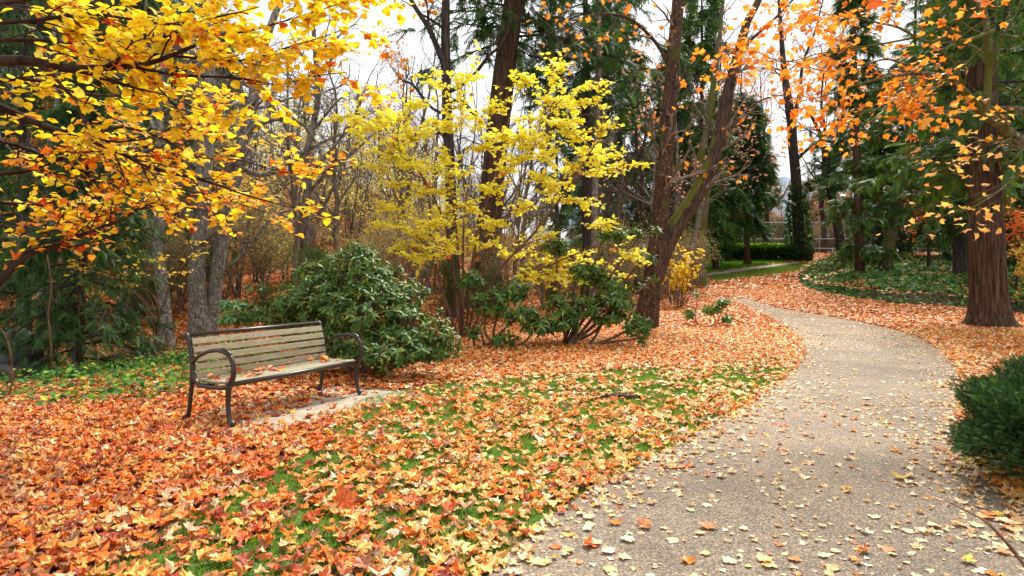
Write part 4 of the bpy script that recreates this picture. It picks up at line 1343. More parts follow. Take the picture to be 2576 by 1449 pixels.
# --- thin grey pole
root, S = trunk_tree('thin_tree', 'thin straight grey trunk between the yellow shrub and the leaning trunk', 'tree',
                     [([(1490, 690, 17), (1494, 600, 16), (1497, 450, 15), (1502, 300, 14), (1506, 150, 13), (1507, 0, 12), (1509, -200, 9)], 24, 24)], M['bark_grey'], k=10)
tw = MB(); lv = twigs(tw, S, [(dict(n=26, t0=.4, t1=1, ln=1.7, ang=1.0, m=6, up=-.01, wand=.18, rr=.3, taper=.3), 3), (dict(n=4, t0=.2, t1=1, ln=.7, ang=.7, m=4, up=0, wand=.2, rr=.6), 3)])
tw.build('twigs', M['bark_thin'], root)
# --- leaning two stemmed tree by the path
root, S = trunk_tree('leaning_tree', 'two stemmed brown tree leaning right beside the path bend', 'tree',
                     [([(1628, 836, 40), (1622, 810, 58), (1632, 760, 52), (1643, 690, 47), (1656, 590, 43), (1667, 470, 40), (1678, 350, 38), (1688, 230, 36), (1697, 110, 32), (1707, 0, 30), (1716, -150, 24), (1722, -320, 15)], 17, 17),
                      ([(1640, 735, 36), (1654, 680, 45), (1676, 620, 43), (1716, 545, 42), (1756, 485, 39), (1792, 405, 35), (1816, 320, 32), (1832, 230, 29), (1850, 160, 25), (1878, 60, 20), (1908, 0, 17), (1950, -110, 10)], 17, 17.4, 'trunk'),
                      ([(1678, 155, 10), (1655, 115, 9), (1625, 80, 8), (1585, 48, 8), (1540, 36, 6), (1480, 40, 5), (1430, 68, 4), (1395, 82, 3)], 17, 16),
                      ([(1845, 165, 12), (1880, 110, 9), (1935, 60, 7), (1985, 10, 5), (2040, -60, 3)], 17.3, 17),
                      ([(1800, 380, 9), (1850, 310, 7), (1900, 260, 5), (1960, 240, 3), (2010, 250, 2)], 17.2, 17)], M['bark_brown'], k=18, n=50, base_flare=1.25)
for c_ in [c for c in root.children if c.name.startswith('trunk')][1:]:
    c_.data.materials[0] = M['bark_lean']
tw = MB(); cr = MB()
lv = twigs(tw, S, [(dict(n=13, t0=.35, t1=1, ln=1.9, ang=.9, m=7, up=.03, wand=.17, rr=.28, taper=.3), 4), (dict(n=6, t0=.15, t1=1, ln=.85, ang=.75, m=5, up=.02, wand=.2, rr=.6), 3), (dict(n=3, t0=.3, t1=1, ln=.4, ang=.7, m=3, up=0, wand=.2, rr=.6), 3)])
leafset(cr, lv[1], 1, MAPLE_L, POR, .10, .17, .8, .5, .5)
tw.build('twigs', M['bark_thin'], root); cr.build('foliage', M['leaf_orange'], root)
# --- mossy trunk behind it
Ym = G(1757, 720)[1]
root, S = trunk_tree('mossy_tree', 'mossy thick based trunk behind the leaning tree at the far lawn', 'tree',
                     [([(1756, 724, 48), (1757, 690, 38), (1758, 640, 30), (1768, 560, 22), (1778, 470, 20), (1790, 380, 17), (1806, 300, 15), (1830, 210, 12), (1860, 120, 8), (1900, 20, 5)], Ym, Ym),
                      ([(1764, 590, 18), (1752, 500, 18), (1762, 400, 18), (1782, 310, 17), (1794, 215, 14), (1806, 140, 11), (1815, 40, 8), (1828, -60, 4)], Ym, Ym)], M['bark_moss'], k=14, base_flare=1.3)
tw = MB()
lv = twigs(tw, S, [(dict(n=12, t0=.4, t1=1, ln=3.0, ang=.8, m=7, up=.06, wand=.16, rr=.35, taper=.3), 4), (dict(n=6, t0=.2, t1=1, ln=1.4, ang=.7, m=5, up=.02, wand=.2, rr=.6), 3), (dict(n=3, t0=.2, t1=1, ln=.6, ang=.7, m=3, up=.02, wand=.2, rr=.6), 3)])
tw.build('twigs', M['bark_thin'], root)
Ym = G(1698, 755)[1]
root, S = trunk_tree('birch_sapling', 'slender pale leaning sapling in front of the mossy trunk', 'tree',
                     [([(1697, 757, 14), (1712, 715, 13), (1730, 660, 12), (1748, 590, 12), (1764, 520, 11), (1776, 450, 10), (1800, 380, 8), (1830, 320, 6), (1880, 240, 3)], Ym, Ym)], M['bark_grey'], k=9)
tw = MB()
lv = twigs(tw, S, [(dict(n=12, t0=.45, t1=1, ln=1.6, ang=.7, m=6, up=.03, wand=.2, rr=.4, taper=.3), 3), (dict(n=5, t0=.2, t1=1, ln=.7, ang=.7, m=4, up=.02, wand=.2, rr=.6), 3)])
tw.build('twigs', M['bark_thin'], root)
# yellow bush between the trunks
b = onground(1715, 24)
root = thing('yellow_bush', 'small yellow leaved bush between the leaning tree and the mossy trunk', 'shrub', b)
st = [spline(np.array([b + [rng.normal(0, .1), 0, -.05], b + [rng.normal(0, .4), rng.normal(0, .3), 1.0], W(rng.uniform(1660, 1770), rng.uniform(585, 680), 24 + rng.normal(0, .4))]), 10) for _ in range(16)]
tw = MB(); cr = MB()
P = np.array(st); R = np.repeat(np.linspace(.014, .004, 10)[None], len(st), 0)
tw.tubes(P, R, 4)
lv = twigs(tw, [(P, R)], [(dict(n=9, t0=.3, t1=1, ln=.4, ang=.8, m=4, up=.0, wand=.2, rr=.6, flat=.5), 3)])
leafset(cr, lv[0], 4, ROUND, [(.88, .60, .04, 3), (.86, .68, .08, 2)], .09, .14, .5, .2)
tw.build('branches', M['twig'], root); cr.build('crown', M['leaf_yellow'], root)

# --- left deciduous pair --------------------------------------------------------------
bl = onground(510, 16.5)
root, S = trunk_tree('grey_tree', 'grey lichen mottled tree with two bent trunks behind the bench', 'tree',
                     [([(505, 838, 52), (500, 780, 44), (496, 700, 40), (499, 620, 38), (508, 520, 38), (514, 420, 38), (520, 330, 37), (528, 230, 34), (520, 120, 28), (515, 0, 24), (525, -150, 14)], 16, 16),
                      ([(532, 836, 36), (537, 770, 34), (545, 700, 33), (556, 620, 32), (572, 540, 31), (588, 460, 31), (604, 390, 30), (622, 310, 29), (640, 235, 26), (655, 150, 22), (690, 40, 17), (740, -80, 10)], 16.2, 16.6, 'trunk'),
                      ([(525, 250, 14), (490, 215, 10), (470, 170, 8), (455, 110, 5)], 16, 15.6),
                      ([(514, 420, 14), (540, 350, 12), (570, 290, 9), (585, 230, 7), (600, 160, 4)], 16, 16.4),
                      ([(612, 350, 14), (660, 310, 11), (720, 300, 9), (770, 320, 7), (800, 370, 5), (815, 420, 3)], 16.6, 16.2),
                      ([(600, 420, 13), (660, 440, 12), (720, 412, 10), (780, 375, 8), (840, 345, 6), (900, 325, 3)], 16.6, 16.8),
                      ([(548, 690, 12), (600, 650, 9), (640, 600, 7), (690, 545, 5), (760, 520, 3)], 16.4, 16.8)], M['bark_grey'], k=16, n=46, base_flare=1.3)
tw = MB(); cr = MB()
lv = twigs(tw, S, [(dict(n=13, t0=.25, t1=1, ln=2.0, ang=.85, m=8, up=.0, wand=.22, rr=.32, taper=.3), 4), (dict(n=7, t0=.15, t1=1, ln=.95, ang=.75, m=5, up=.02, wand=.25, rr=.6), 3), (dict(n=4, t0=.2, t1=1, ln=.45, ang=.7, m=3, up=.02, wand=.2, rr=.6), 3)])
tw.build('twigs', M['bark_thin'], root)

# --- small hemlock at the left with a reddish trunk --------------------------------------
b = onground(205, 10.6); b[2] = float(gz(b[0], b[1]))
conifer('hemlock', 'dark green young hemlock with reddish trunk and boughs sweeping the ground at the left', b, 0, 1.75, .12, bark='bark_cedar', k=10, nb=85, droop=.5, pal=[(.026, .078, .016, 4), (.045, .11, .02, 3), (.08, .15, .03, 1.2)], T=HEML, size=.17, per=(13, 9),
        trunkpx=[(196, 925, 22), (200, 860, 20), (205, 760, 20), (210, 660, 18), (216, 560, 16), (222, 420, 14), (230, 260, 10), (236, 130, 4)])
b = onground(60, 13.5)
conifer('hemlock', 'taller shaded hemlock at the far left edge behind the young one', b, 11, 2.6, 1.0, r0=.16, nb=70, droop=.5, pal=PDK, T=HEML, size=.26, per=(11, 7))
b = onground(345, 18.5)
conifer('fir_tree', 'dark fir behind the overhanging yellow boughs left of the grey tree', b, 15, 3.0, 1.4, r0=.2, nb=85, droop=.4, pal=PDK, T=HEML, size=.36, per=(9, 5))
b = onground(180, 23)
conifer('fir_tree', 'broad dark fir farther back at the left behind the hemlocks', b, 19, 3.8, 2, r0=.28, nb=80, droop=.4, pal=PDK, T=HEML, size=.42, per=(10, 6))
b = onground(-60, 19)
conifer('fir_tree', 'shaded fir cut by the left edge of the picture', b, 17, 3.4, 1, r0=.26, nb=130, droop=.4, pal=PDK, T=FROND, size=.5, per=(9, 5))
# grey trunks behind the hemlock
for (px, Y, wpx, lab) in ((420, 15, 34, 'grey bent trunk half hidden behind the small yellow sapling'), (300, 17, 20, 'narrow dark trunk behind the hemlock boughs'), (95, 12.2, 16, 'thin grey trunk beside the boulders at the left')):
    b = onground(px, Y)
    bare('bare_tree', lab, b, 11, wpx / 2 / F * Y, None, lean=(-.05 if px > 350 else .01, 0), bark='bark_grey', lv=(10, 5, 4), spread=.2)
# small yellow sapling left of the bench
b = onground(388, 11.2)
root = thing('yellow_sapling', 'slender sapling with small pale yellow leaves left of the bench', 'shrub', b)
stp = [[(388, 880), (395, 820), (360, 760), (300, 700), (230, 680), (165, 690)], [(388, 880), (400, 800), (392, 720), (370, 660), (330, 625), (320, 610)], [(392, 880), (388, 780), (365, 730), (340, 700), (370, 640), (400, 655)], [(386, 880), (400, 800), (420, 740), (440, 690), (480, 650), (490, 600)], [(390, 880), (380, 800), (350, 740), (280, 730), (220, 700), (190, 665)], [(388, 880), (398, 790), (380, 735), (330, 720), (290, 690), (310, 640)]]
tw = MB(); cr = MB(); LL = []
for s_ in stp:
    P, R = pxline(s_, 11.2, 10.6 + rng.uniform(-.4, .4), 16, 4.5, 1.2)
    P[0] = b + [rng.normal(0, .05), rng.normal(0, .05), -.05]
    tw.tubes(P, R, 5); LL.append((P, R))
lv = twigs(tw, LL, [(dict(n=11, t0=.45, t1=1, ln=.38, ang=.8, m=4, up=.02, wand=.2, rr=.5, flat=.5), 3)])
leafset(cr, lv[0], 6, OVAL, [(.80, .60, .08, 4), (.76, .50, .06, 2)], .05, .095, .7, .3, .2)
tw.build('branches', M['twig'], root); cr.build('crown', M['leaf_yellow'], root)
# thin leafless stems at the far left
for pts, Y, lab in (([(30, 960, 5), (28, 900, 4), (20, 860, 3.5), (5, 830, 2.5), (-30, 790, 1.5)], 8.6, 'thin crooked bare stem at the left edge by the weeds'),
                    ([(130, 900, 6), (128, 850, 6), (122, 790, 5), (130, 720, 4), (118, 640, 3)], 9.6, 'thin dark bare stem between the boulders and hemlock'),
                    ([(20, 1015, 7), (24, 985, 5), (36, 950, 3), (40, 930, 2)], 7.6, 'short dead stem standing in the weeds at left')):
    P, R = pxline(pts, Y, Y, 16)
    b = P[0].copy(); b[2] = float(gz(b[0], b[1])); P[0] = b - [0, 0, .05]
    root = thing('bare_sapling', lab, 'plant', b)
    mb = MB(); mb.tubes(P, R, 6); mb.build('stem', M['twig'], root, True)
    mb = MB(); twigs(mb, [(P, R)], [(dict(n=7, t0=.4, t1=1, ln=.5, ang=.8, m=5, up=.02, wand=.25, rr=.5), 3)]); mb.build('twigs', M['twig'], root)

# boulders at the far left
for i, (px, py, Y, r, lab) in enumerate(((18, 862, 10.6, .34, 'topmost rounded grey boulder of the pile at the left edge'), (52, 898, 10.2, .27, 'mossy boulder right of the pile at the left edge'), (8, 922, 9.9, .30, 'grey boulder under the topmost one at the left edge'), (58, 930, 9.8, .20, 'small boulder at the lower right of the pile'), (0, 958, 9.3, .20, 'lowest grey boulder in front of the pile'), (-70, 900, 10.3, .4, 'large boulder cut by the left edge of the picture'), (1060, 857, 11.5, .0, ''))):
    if not r: continue
    c = W(px, py, Y)
    g = float(gz(c[0], c[1]))
    th = np.linspace(0, np.pi, 15); ph = np.linspace(0, 2 * np.pi, 24, endpoint=False)
    TH, PH = np.meshgrid(th, ph, indexing='ij')
    d = np.stack([np.sin(TH) * np.cos(PH), np.sin(TH) * np.sin(PH), np.cos(TH)], -1)
    s = i * 3.7
    k = 1 + .22 * np.sin(3 * d[..., 0] + s) * np.cos(2.5 * d[..., 1] + s) + .14 * np.sin(5 * d[..., 2] + s + 2 * d[..., 0]) + .05 * rng.standard_normal(TH.shape) * np.sin(TH)
    k = np.minimum(k, 1.12)
    bot = max(c[2] - r * .75, g) if i in (0, 1) else g
    V = c + d * k[..., None] * r * np.array([1.2, 1.1, .82])
    if i > 1: V[..., 2] += g + r * .55 - c[2]
    I = np.arange(V[..., 0].size).reshape(TH.shape)
    mb = MB(); mb.add(V.reshape(-1, 3), np.stack([I[:-1], np.roll(I, -1, 1)[:-1], np.roll(I, -1, 1)[1:], I[1:]], -1).reshape(-1, 4))
    tag(mb.build('boulder', M['stone'], None, True, origin=V.reshape(-1, 3).mean(0)), lab, 'boulder')

# ------------------------------------------------------------------ right side
b = G(2487, 822)
conifer('redwood_tree', 'massive red brown fissured redwood trunk at the right', b, 0, 4.0, 7.8, bark='bark_cedar', k=40, nb=64, droop=.34, up=.10, pal=PCED, T=CEDAR, size=.34, per=(14, 8),
        trunkpx=[(2489, 826, 98), (2488, 808, 88), (2487, 770, 80), (2485, 700, 78), (2482, 600, 74), (2479, 500, 70), (2475, 400, 68), (2472, 300, 66), (2469, 150, 62), (2466, 0, 58), (2462, -200, 50), (2458, -450, 38), (2455, -700, 20)])
Y = 30
b = onground(2415, 31)
conifer('cedar_tree', 'dark cedar left of the redwood trunk rising out of the ivy', b, 15, 2.8, 2.0, r0=.3, nb=80, droop=.45, up=.1, pal=PCED, T=CEDAR, size=.42, per=(11, 8), bark='bark_dark')
b = onground(2690, 27)
conifer('cedar_tree', 'drooping cedar cut by the right edge behind the redwood', b, 15, 3.6, 3.6, r0=.26, nb=90, droop=.45, up=.1, pal=PCED, T=CEDAR, size=.42, per=(11, 8), bark='bark_dark')
b = G(2163, 702); Yc = b[1]
conifer('cedar_tree', 'slim cedar with drooping bright green sprays where the ivy bank begins', b, 0, 2.4, 2.6, bark='bark_cedar', k=12, nb=80, droop=.5, up=.15, pal=PCED, T=CEDAR, size=.44, per=(11, 8),
        trunkpx=[(2163, 706, 24), (2161, 620, 20), (2158, 500, 18), (2154, 360, 16), (2150, 200, 13), (2148, 40, 9), (2146, -150, 5)])
b = G(2228, 697); Yc = b[1]
root, S = trunk_tree('leaning_cedar', 'curved mossy trunk leaning right among cedar sprays on the ivy bank', 'tree',
                     [([(2226, 700, 34), (2232, 640, 30), (2244, 560, 28), (2258, 490, 26), (2270, 420, 22), (2285, 340, 18), (2290, 240, 14), (2300, 120, 9), (2304, 0, 5)], Yc, Yc),
                      ([(2260, 480, 14), (2300, 460, 12), (2345, 432, 11), (2375, 415, 9), (2395, 375, 8), (2420, 340, 6), (2460, 320, 4)], Yc, Yc - .5),
                      ([(2268, 420, 12), (2310, 395, 10), (2330, 340, 9), (2350, 300, 7), (2345, 230, 5)], Yc, Yc)], M['bark_moss'], k=12, base_flare=1.2)
tw = MB(); cr = MB()
lv = twigs(tw, S[:1], [(dict(n=34, t0=.38, t1=1, ln=3.2, ang=1.2, m=6, up=-.16, wand=.12, rr=.3, flat=.5, taper=.4), 4), (dict(n=8, t0=.15, t1=1, ln=.9, ang=.7, m=4, up=-.1, wand=.15, rr=.6, flat=.5), 3)])
fronds(cr, lv[1], 9, .42, PCED, CEDAR, .35); fronds(cr, lv[0], 8, .42, PCED, CEDAR, .35)
tw.build('branches', M['bark_dark'], root); cr.build('foliage', M['needle'], root)
b = G(1880, 664)
conifer('small_conifer', 'small conifer with a clean thin trunk standing before the far hedge', b, 0, 3.1, 3.4, bark='bark_cedar', k=10, nb=80, droop=.34, up=.02, pal=PDK, T=FROND, size=.75, per=(9, 5),
        trunkpx=[(1880, 664, 16), (1879, 600, 14), (1878, 500, 12), (1877, 400, 9), (1876, 320, 6), (1875, 240, 2)])
b = G(2011, 656); Yc = b[1]
root, S = trunk_tree('ivy_clad_tree', 'tall dark ivy clad trunk at the far end of the lawn strip', 'tree',
                     [([(2012, 658, 36), (2011, 620, 30), (2006, 540, 27), (2002, 450, 25), (1995, 370, 23), (1990, 300, 22), (1980, 230, 19), (1972, 170, 15), (1966, 90, 11), (1958, -20, 6)], Yc, Yc),
                      ([(1991, 310, 11), (2010, 240, 9), (2020, 160, 7), (2050, 80, 5), (2070, 0, 3)], Yc, Yc),
                      ([(2005, 400, 9), (2040, 370, 8), (2080, 355, 5), (2120, 360, 3)], Yc, Yc)], M['bark_dark'], k=12, base_flare=1.2)
tw = MB(); cr = MB()
lv = twigs(tw, S, [(dict(n=12, t0=.45, t1=1, ln=3.5, ang=.8, m=6, up=.04, wand=.2, rr=.35), 4), (dict(n=6, t0=.2, t1=1, ln=1.6, ang=.7, m=4, up=.02, wand=.2, rr=.6), 3), (dict(n=4, t0=.2, t1=1, ln=.7, ang=.7, m=3, up=.02, wand=.2, rr=.6), 3)])
n = 1500
t = rng.uniform(.02, .32, n); i = (t * 39).astype(int)
th = rng.uniform(0, 6.28, n)
P, R = S[0]
pos = P[i] + np.stack([np.cos(th), np.sin(th), rng.uniform(-.5, .5, n)], 1) * (R[i] + rng.random(n) * .55 * np.sin(np.clip(t / .32, 0, 1) * 3.14))[:, None]
cr.leaves(pos, np.stack([np.cos(th), np.sin(th), -.6 + 0 * th], 1), nrm(rng.standard_normal((n, 3))), rng.uniform(.15, .3, n), FAR_L[0], pick(PDK, n))
tw.build('branches', M['bark_dark'], root); cr.build('foliage', M['ivy'], root)
b = onground(2108, 46)
root, S = trunk_tree('bare_tree', 'dark leaning leafless trunk between the ivy clad tree and the slim cedar', 'tree',
                     [([(2118, 672, 24), (2112, 600, 22), (2098, 520, 20), (2085, 450, 18), (2078, 390, 15), (2060, 330, 10), (2035, 280, 6)], 46, 46), ([(2085, 450, 10), (2110, 400, 8), (2130, 360, 6), (2145, 320, 4)], 46, 46)], M['bark_dark'], k=10)
tw = MB(); cr = MB()
lv = twigs(tw, S, [(dict(n=14, t0=.3, t1=1, ln=2.4, ang=.9, m=6, up=-.05, wand=.2, rr=.35), 4), (dict(n=6, t0=.2, t1=1, ln=1., ang=.7, m=4, up=0, wand=.2, rr=.6), 3)])
fronds(cr, lv[1], 3, .7, PDK, FROND, .3)
tw.build('twigs', M['bark_dark'], root); cr.build('foliage', M['needle'], root)

# hedge before the fence
Yh = 53.5
x0, x1 = (1770 - CX) / F * Yh, (1996 - CX) / F * Yh
g0 = float(gz((x0 + x1) / 2, Yh))
hb = np.array([(x0 + x1) / 2, Yh, g0])
hedge = thing('clipped_hedge', 'low clipped hedge with pale green top at the far lawn', 'hedge', hb)
n = 14000
X = rng.uniform(x0, x1, n); q = rng.random(n) ** .6
Y = Yh + rng.uniform(-.9, .9, n); Z = g0 + .1 + q * (1.05 + .12 * fbm(X * .7, Y))
cl = np.where((q > .72)[:, None], pick([(.24, .42, .05, 2), (.32, .5, .07, 1)], n, .2), pick(PDK, n, .2))
mb = MB()
mb.leaves(np.stack([X, Y, Z], 1), nrm(rng.standard_normal((n, 3)) + [0, 0, .8]), nrm(rng.standard_normal((n, 3))), rng.uniform(.12, .24, n), FAR_L[0], cl)
mb.build('foliage', M['ivy'], hedge)
mb = MB()
X = rng.uniform(x0, x1, 160); Y = Yh + rng.uniform(-.6, .6, 160)
mb.tubes(np.stack([np.stack([X, Y, 0 * X + g0 - .05], 1), np.stack([X + rng.normal(0, .1, 160), Y, 0 * X + g0 + .9], 1)], 1), np.full((160, 2), .02), 4)
mb.build('stems', M['bark_dark'], hedge)

# fence
Yf = 60.0
gf = float(gz(20, Yf))
fx = np.arange(17.0, 42, 3.0)
fence = thing('wire_fence', 'tall wire mesh court fence with grey pipe rails beyond the hedge', 'fence', (fx[0], Yf, gf))
for x in fx:
    mb = MB(); mb.tubes(np.array([[(x, Yf, gf - .1), (x, Yf, gf + 3.0)]]), np.full((1, 2), .035), 8, cap=True); mb.build('post', M['steel'], fence)
for z in (.55, 1.45, 3.0):
    mb = MB(); mb.tubes(np.array([[(fx[0], Yf - .04, gf + z), (fx[-1], Yf - .04, gf + z)]]), np.full((1, 2), .03), 8, cap=True); mb.build('rail', M['steel'], fence)
mb = MB()
for sg in (1, -1):
    s0 = np.arange(fx[0] - 3, fx[-1] + 3, .16)
    A = np.stack([s0, 0 * s0 + Yf, 0 * s0 + gf + .05], 1); B = A + np.array([sg * 2.9, 0, 2.9])
    k = (B[:, 0] > fx[0] - .1) & (B[:, 0] < fx[-1] + .1) & (A[:, 0] > fx[0] - .1) & (A[:, 0] < fx[-1] + .1)
    mb.tubes(np.stack([A[k], B[k]], 1), np.full((k.sum(), 2), .003), 3)
mb.build('wire_mesh', M['steel'], fence)

# orange maples behind the right conifers
for (px, Y, h, lab, pal) in ((2330, 37, 8.5, 'glowing orange maple behind the cedars on the right', PRED), (2560, 23, 4.6, 'low orange maple behind the redwood at the right edge', PRED), (300, 21, 7, 'rust leaved young tree behind the hemlocks at the left', [(.75, .30, .06, 2), (.7, .2, .03, 1)]), (110, 17, 6, 'orange leaved young tree behind the boulders at the left', [(.78, .36, .07, 2), (.72, .24, .04, 1)]), (600, 22, 5.5, 'low tree with pale orange yellow leaves behind the grey tree', [(.84, .56, .10, 2), (.8, .38, .06, 1)]), (1960, 75, 6, 'pale orange tree beyond the wire fence', [(.55, .26, .10, 1), (.5, .18, .06, 1)]), (2080, 72, 7, 'rust coloured tree beyond the fence right of the ivy clad trunk', [(.5, .22, .10, 1), (.45, .17, .07, 1)]), (1800, 46, 15, 'half bare tree with thin pinkish leaves above the small conifer', [(.70, .36, .22, 2), (.66, .28, .14, 1)]), (1600, 30, 13, 'half bare tree with thin pinkish leaves left of the leaning trunk', [(.66, .34, .20, 2), (.6, .24, .10, 1)]), (1930, 66, 23, 'tall twiggy half bare tree behind the small conifer', [(.74, .42, .26, 2), (.7, .32, .14, 1)]), (1790, 58, 22, 'tall twiggy tree right of the leaning tree crown', [(.70, .42, .30, 2), (.66, .34, .2, 1)]), (2070, 64, 23, 'tall twiggy orange flecked tree between the ivy clad tree and the slim cedar', [(.78, .38, .14, 2), (.74, .3, .1, 1)]), (1860, 62, 21, 'tall half bare tree with thin pinkish leaves beyond the hedge', [(.74, .44, .30, 2), (.66, .32, .18, 1)]), (1735, 52, 19, 'tall fine branched half bare tree behind the mossy trunk', [(.72, .42, .28, 2), (.66, .30, .16, 1)]), (2210, 56, 15, 'tall orange brown half bare tree high behind the slim cedar', [(.72, .30, .10, 2), (.66, .22, .06, 1)]), (1030, 40, 14, 'half bare tree with sparse red leaves against the sky', PRED), (2620, 20, 2.6, 'yellow green low bush at the right edge behind the redwood', [(.5, .42, .05, 2), (.6, .35, .04, 1)])):
    b = onground(px, Y)
    bare('orange_tree' if h > 3 else 'low_bush', lab, b, h, h * .013, None, lv=(12, 6, 6), spread=.34, leafpal=pal, nleaf={1030: 1, 1800: 2, 1600: 1, 2210: 3, 1860: 1, 1735: 1, 1930: 1, 1790: 1, 2070: 1, 600: 3}.get(px, 5), bark='bark_dark', stems=1 if h > 3 else 4)

# ------------------------------------------------------------------ the wood behind (individual trees)
gb = 'thin leafless trees of the thicket on the left bank'
protoB = [bare('bare_tree', 'thin leafless grey tree standing in the thicket on the wooded bank', O3, hh, rr, gb, lean=(rng.normal(0, .06), rng.normal(0, .06)), lv=l, spread=sp, stems=st) for hh, rr, l, sp, st in
          ((11, .11, (16, 6, 5), .24, 1), (9, .08, (16, 6, 5), .28, 2), (12, .15, (18, 6, 5), .26, 1), (7, .05, (14, 6, 5), .3, 3), (10, .10, (18, 6, 5), .30, 1))]
spots = []
for i in range(118):
    Y = 20 + 62 * (i / 118) ** 1.15 + rng.uniform(-1, 1)
    px = rng.uniform(430, 1330) if i % 5 else rng.uniform(1330, 1720)
    if i % 9 == 0: px = rng.uniform(-60, 430)
    if px > 1330 and Y < 26: Y += 12
    spots.append(((px - CX) / F * Y, Y, i))
scatter(protoB, spots, .75, 1.3, 'thin leafless grey tree')
gs = 'twiggy undergrowth bushes with sparse autumn leaves'
pals = [[(.66, .58, .16, 2), (.70, .60, .12, 1), (.44, .42, .14, 2)], [(.62, .36, .12, 1), (.46, .40, .14, 2), (.34, .38, .10, 2)], [(.45, .34, .18, 2), (.5, .42, .2, 1)]]
protoS = [bare('undergrowth_bush', 'twiggy undergrowth bush with sparse dull autumn leaves among the bare trunks', O3, 3.0, .022, gs, lv=(12, 6, 5), spread=.42, leafpal=pals[i], nleaf=1, bark='bark_thin', stems=6, cat='bush') for i in range(3)]
spots = []
for i in range(170):
    Y = 18.5 + 62 * (i / 170) ** 1.3 + rng.uniform(-.5, .5)
    px = rng.uniform(380, 1380) if i % 4 else rng.uniform(1380, 1740)
    if px > 1380 and Y < 24: Y += 8
    spots.append(((px - CX) / F * Y, Y, i))
scatter(protoS, spots, .45, 1.15, 'twiggy undergrowth bush with sparse dull leaves')
gg = 'dark green leafy undergrowth bushes on the wooded bank'
protoG = [bare('green_bush', 'dark green leafy bush in the undergrowth of the wooded bank', O3, 2.2, .02, gg, lv=(12, 6, 5), spread=.45, leafpal=[(.045, .11, .02, 3), (.09, .17, .03, 2), (.22, .26, .05, .6)], nleaf=5, bark='twig', stems=6, cat='bush') for i in range(2)]
spots = []
for i in range(46):
    Y = 15.5 + 40 * (i / 46) ** 1.4
    px = rng.uniform(620, 1400) if i % 3 else rng.uniform(300, 620)
    if i % 7 == 0: px = rng.uniform(1380, 1720); Y += 10
    spots.append(((px - CX) / F * Y, Y, i))
scatter(protoG, spots, .4, 1.0, 'dark green leafy undergrowth bush')
gy = 'pale yellow leaved young trees in the left bank wood'
protoY = [bare('yellow_tree', 'young tree with sparse pale yellow leaves in the wood on the bank', O3, 6, .05, gy, lv=(14, 6, 5), spread=.3, leafpal=[(.80, .66, .16, 2), (.62, .60, .18, 2)], nleaf=2, bark='bark_thin', stems=2)]  # leaf colours brightened to imitate sunlit haze in the thicket
scatter(protoY, [((px - CX) / F * Y, Y, 0) for px, Y in ((620, 31), (700, 46), (850, 34), (930, 44), (1080, 52), (1120, 33), (1240, 28), (780, 30), (1000, 36), (880, 26), (1340, 44), (1180, 58), (600, 21), (640, 26), (960, 30), (1040, 27), (1090, 24), (820, 42), (900, 50), (760, 55), (1160, 40), (1300, 34), (690, 38), (1000, 60))], .7, 1.2, 'young tree with sparse pale yellow leaves')
gc = 'dark conifers of the wood behind'
protoC = [conifer('conifer', 'dark conifer standing in the wood behind the open ground', O3, hh, rr, cl, gc, r0=.22, nb=66, droop=dr, pal=pl, T=FROND_L, size=.75, per=(7, 5)) for hh, rr, cl, dr, pl in
          ((17, 3.2, 1.5, .4, PDK), (20, 3.6, 2, .45, PCED), (14, 3.0, 1, .35, PDK), (18, 3.0, 2.5, .5, [(.05, .10, .03, 3), (.08, .15, .04, 2)]))]
spots = []
i = 0
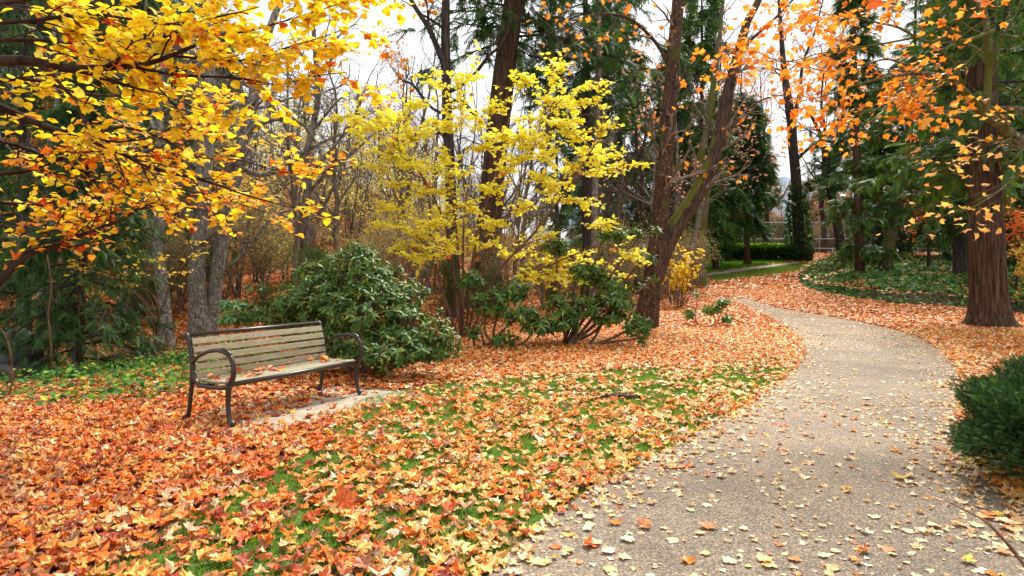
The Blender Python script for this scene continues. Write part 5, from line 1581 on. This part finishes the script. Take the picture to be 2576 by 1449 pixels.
for px, Y in [(1690, 41), (1765, 46), (2215, 49), (1560, 38), (1700, 52), (1600, 58), (1480, 50), (1400, 60), (2270, 58), (2380, 48), (2460, 40), (2540, 46), (2620, 40), (2700, 36), (2340, 68), (2430, 62), (2520, 60), (2600, 56), (2700, 60), (2170, 74), (300, 28), (420, 30), (230, 34), (100, 30), (20, 36), (-80, 32), (-20, 46), (120, 50), (260, 52), (380, 46), (-160, 40), (430, 58), (560, 70), (2800, 40), (1720, 90), (1800, 86), (1850, 95), (1915, 90), (2035, 92), (2100, 88), (1850, 110), (1940, 118), (2060, 112)]:
    spots.append(((px - CX) / F * Y, Y, i)); i += 1
scatter(protoC, spots, .85, 1.2, 'dark conifer standing in the wood')

gf_ = 'grey brown bare trees beyond the wire fence'
protoF = [bare('bare_tree', 'grey brown bare tree beyond the wire fence', O3, 8, .09, gf_, lv=(16, 6, 5), spread=.32, leafpal=[(.45, .26, .16, 2), (.5, .22, .10, 1)], nleaf=1) for _ in range(2)]
scatter(protoF, [((px - CX) / F * Y, Y, i) for i, (px, Y) in enumerate([(1760, 66), (1800, 72), (1840, 68), (1900, 76), (1930, 70), (1970, 68), (2020, 74), (2050, 68), (2090, 72), (2130, 68), (2180, 66), (2240, 70), (2300, 72), (1860, 84), (1990, 88), (2070, 86), (2150, 84)])], .8, 1.2, 'rust flecked grey brown bare tree')

spots = []
for i in range(46):
    px = 1700 + 1050 * (i + rng.random()) / 46
    Y = rng.uniform(62, 78)
    if not (1990 < px < 2090 and Y < 66): spots.append(((px - CX) / F * Y, Y, i))
gfb = 'leafy bushes behind the wire fence'
protoD = [bare('green_bush', 'leafy bush behind the wire fence', O3, 3.2, .03, gfb, lv=(12, 6, 5), spread=.45, leafpal=lp_, nleaf=5, bark='twig', stems=6, cat='bush') for lp_ in ([(.05, .11, .03, 3), (.09, .15, .04, 2)], [(.30, .22, .10, 2), (.22, .20, .07, 2)])]
scatter(protoD, spots, .7, 1.3, 'low leafy far bush')

# far forested hill, blue of distant haze painted into its colour
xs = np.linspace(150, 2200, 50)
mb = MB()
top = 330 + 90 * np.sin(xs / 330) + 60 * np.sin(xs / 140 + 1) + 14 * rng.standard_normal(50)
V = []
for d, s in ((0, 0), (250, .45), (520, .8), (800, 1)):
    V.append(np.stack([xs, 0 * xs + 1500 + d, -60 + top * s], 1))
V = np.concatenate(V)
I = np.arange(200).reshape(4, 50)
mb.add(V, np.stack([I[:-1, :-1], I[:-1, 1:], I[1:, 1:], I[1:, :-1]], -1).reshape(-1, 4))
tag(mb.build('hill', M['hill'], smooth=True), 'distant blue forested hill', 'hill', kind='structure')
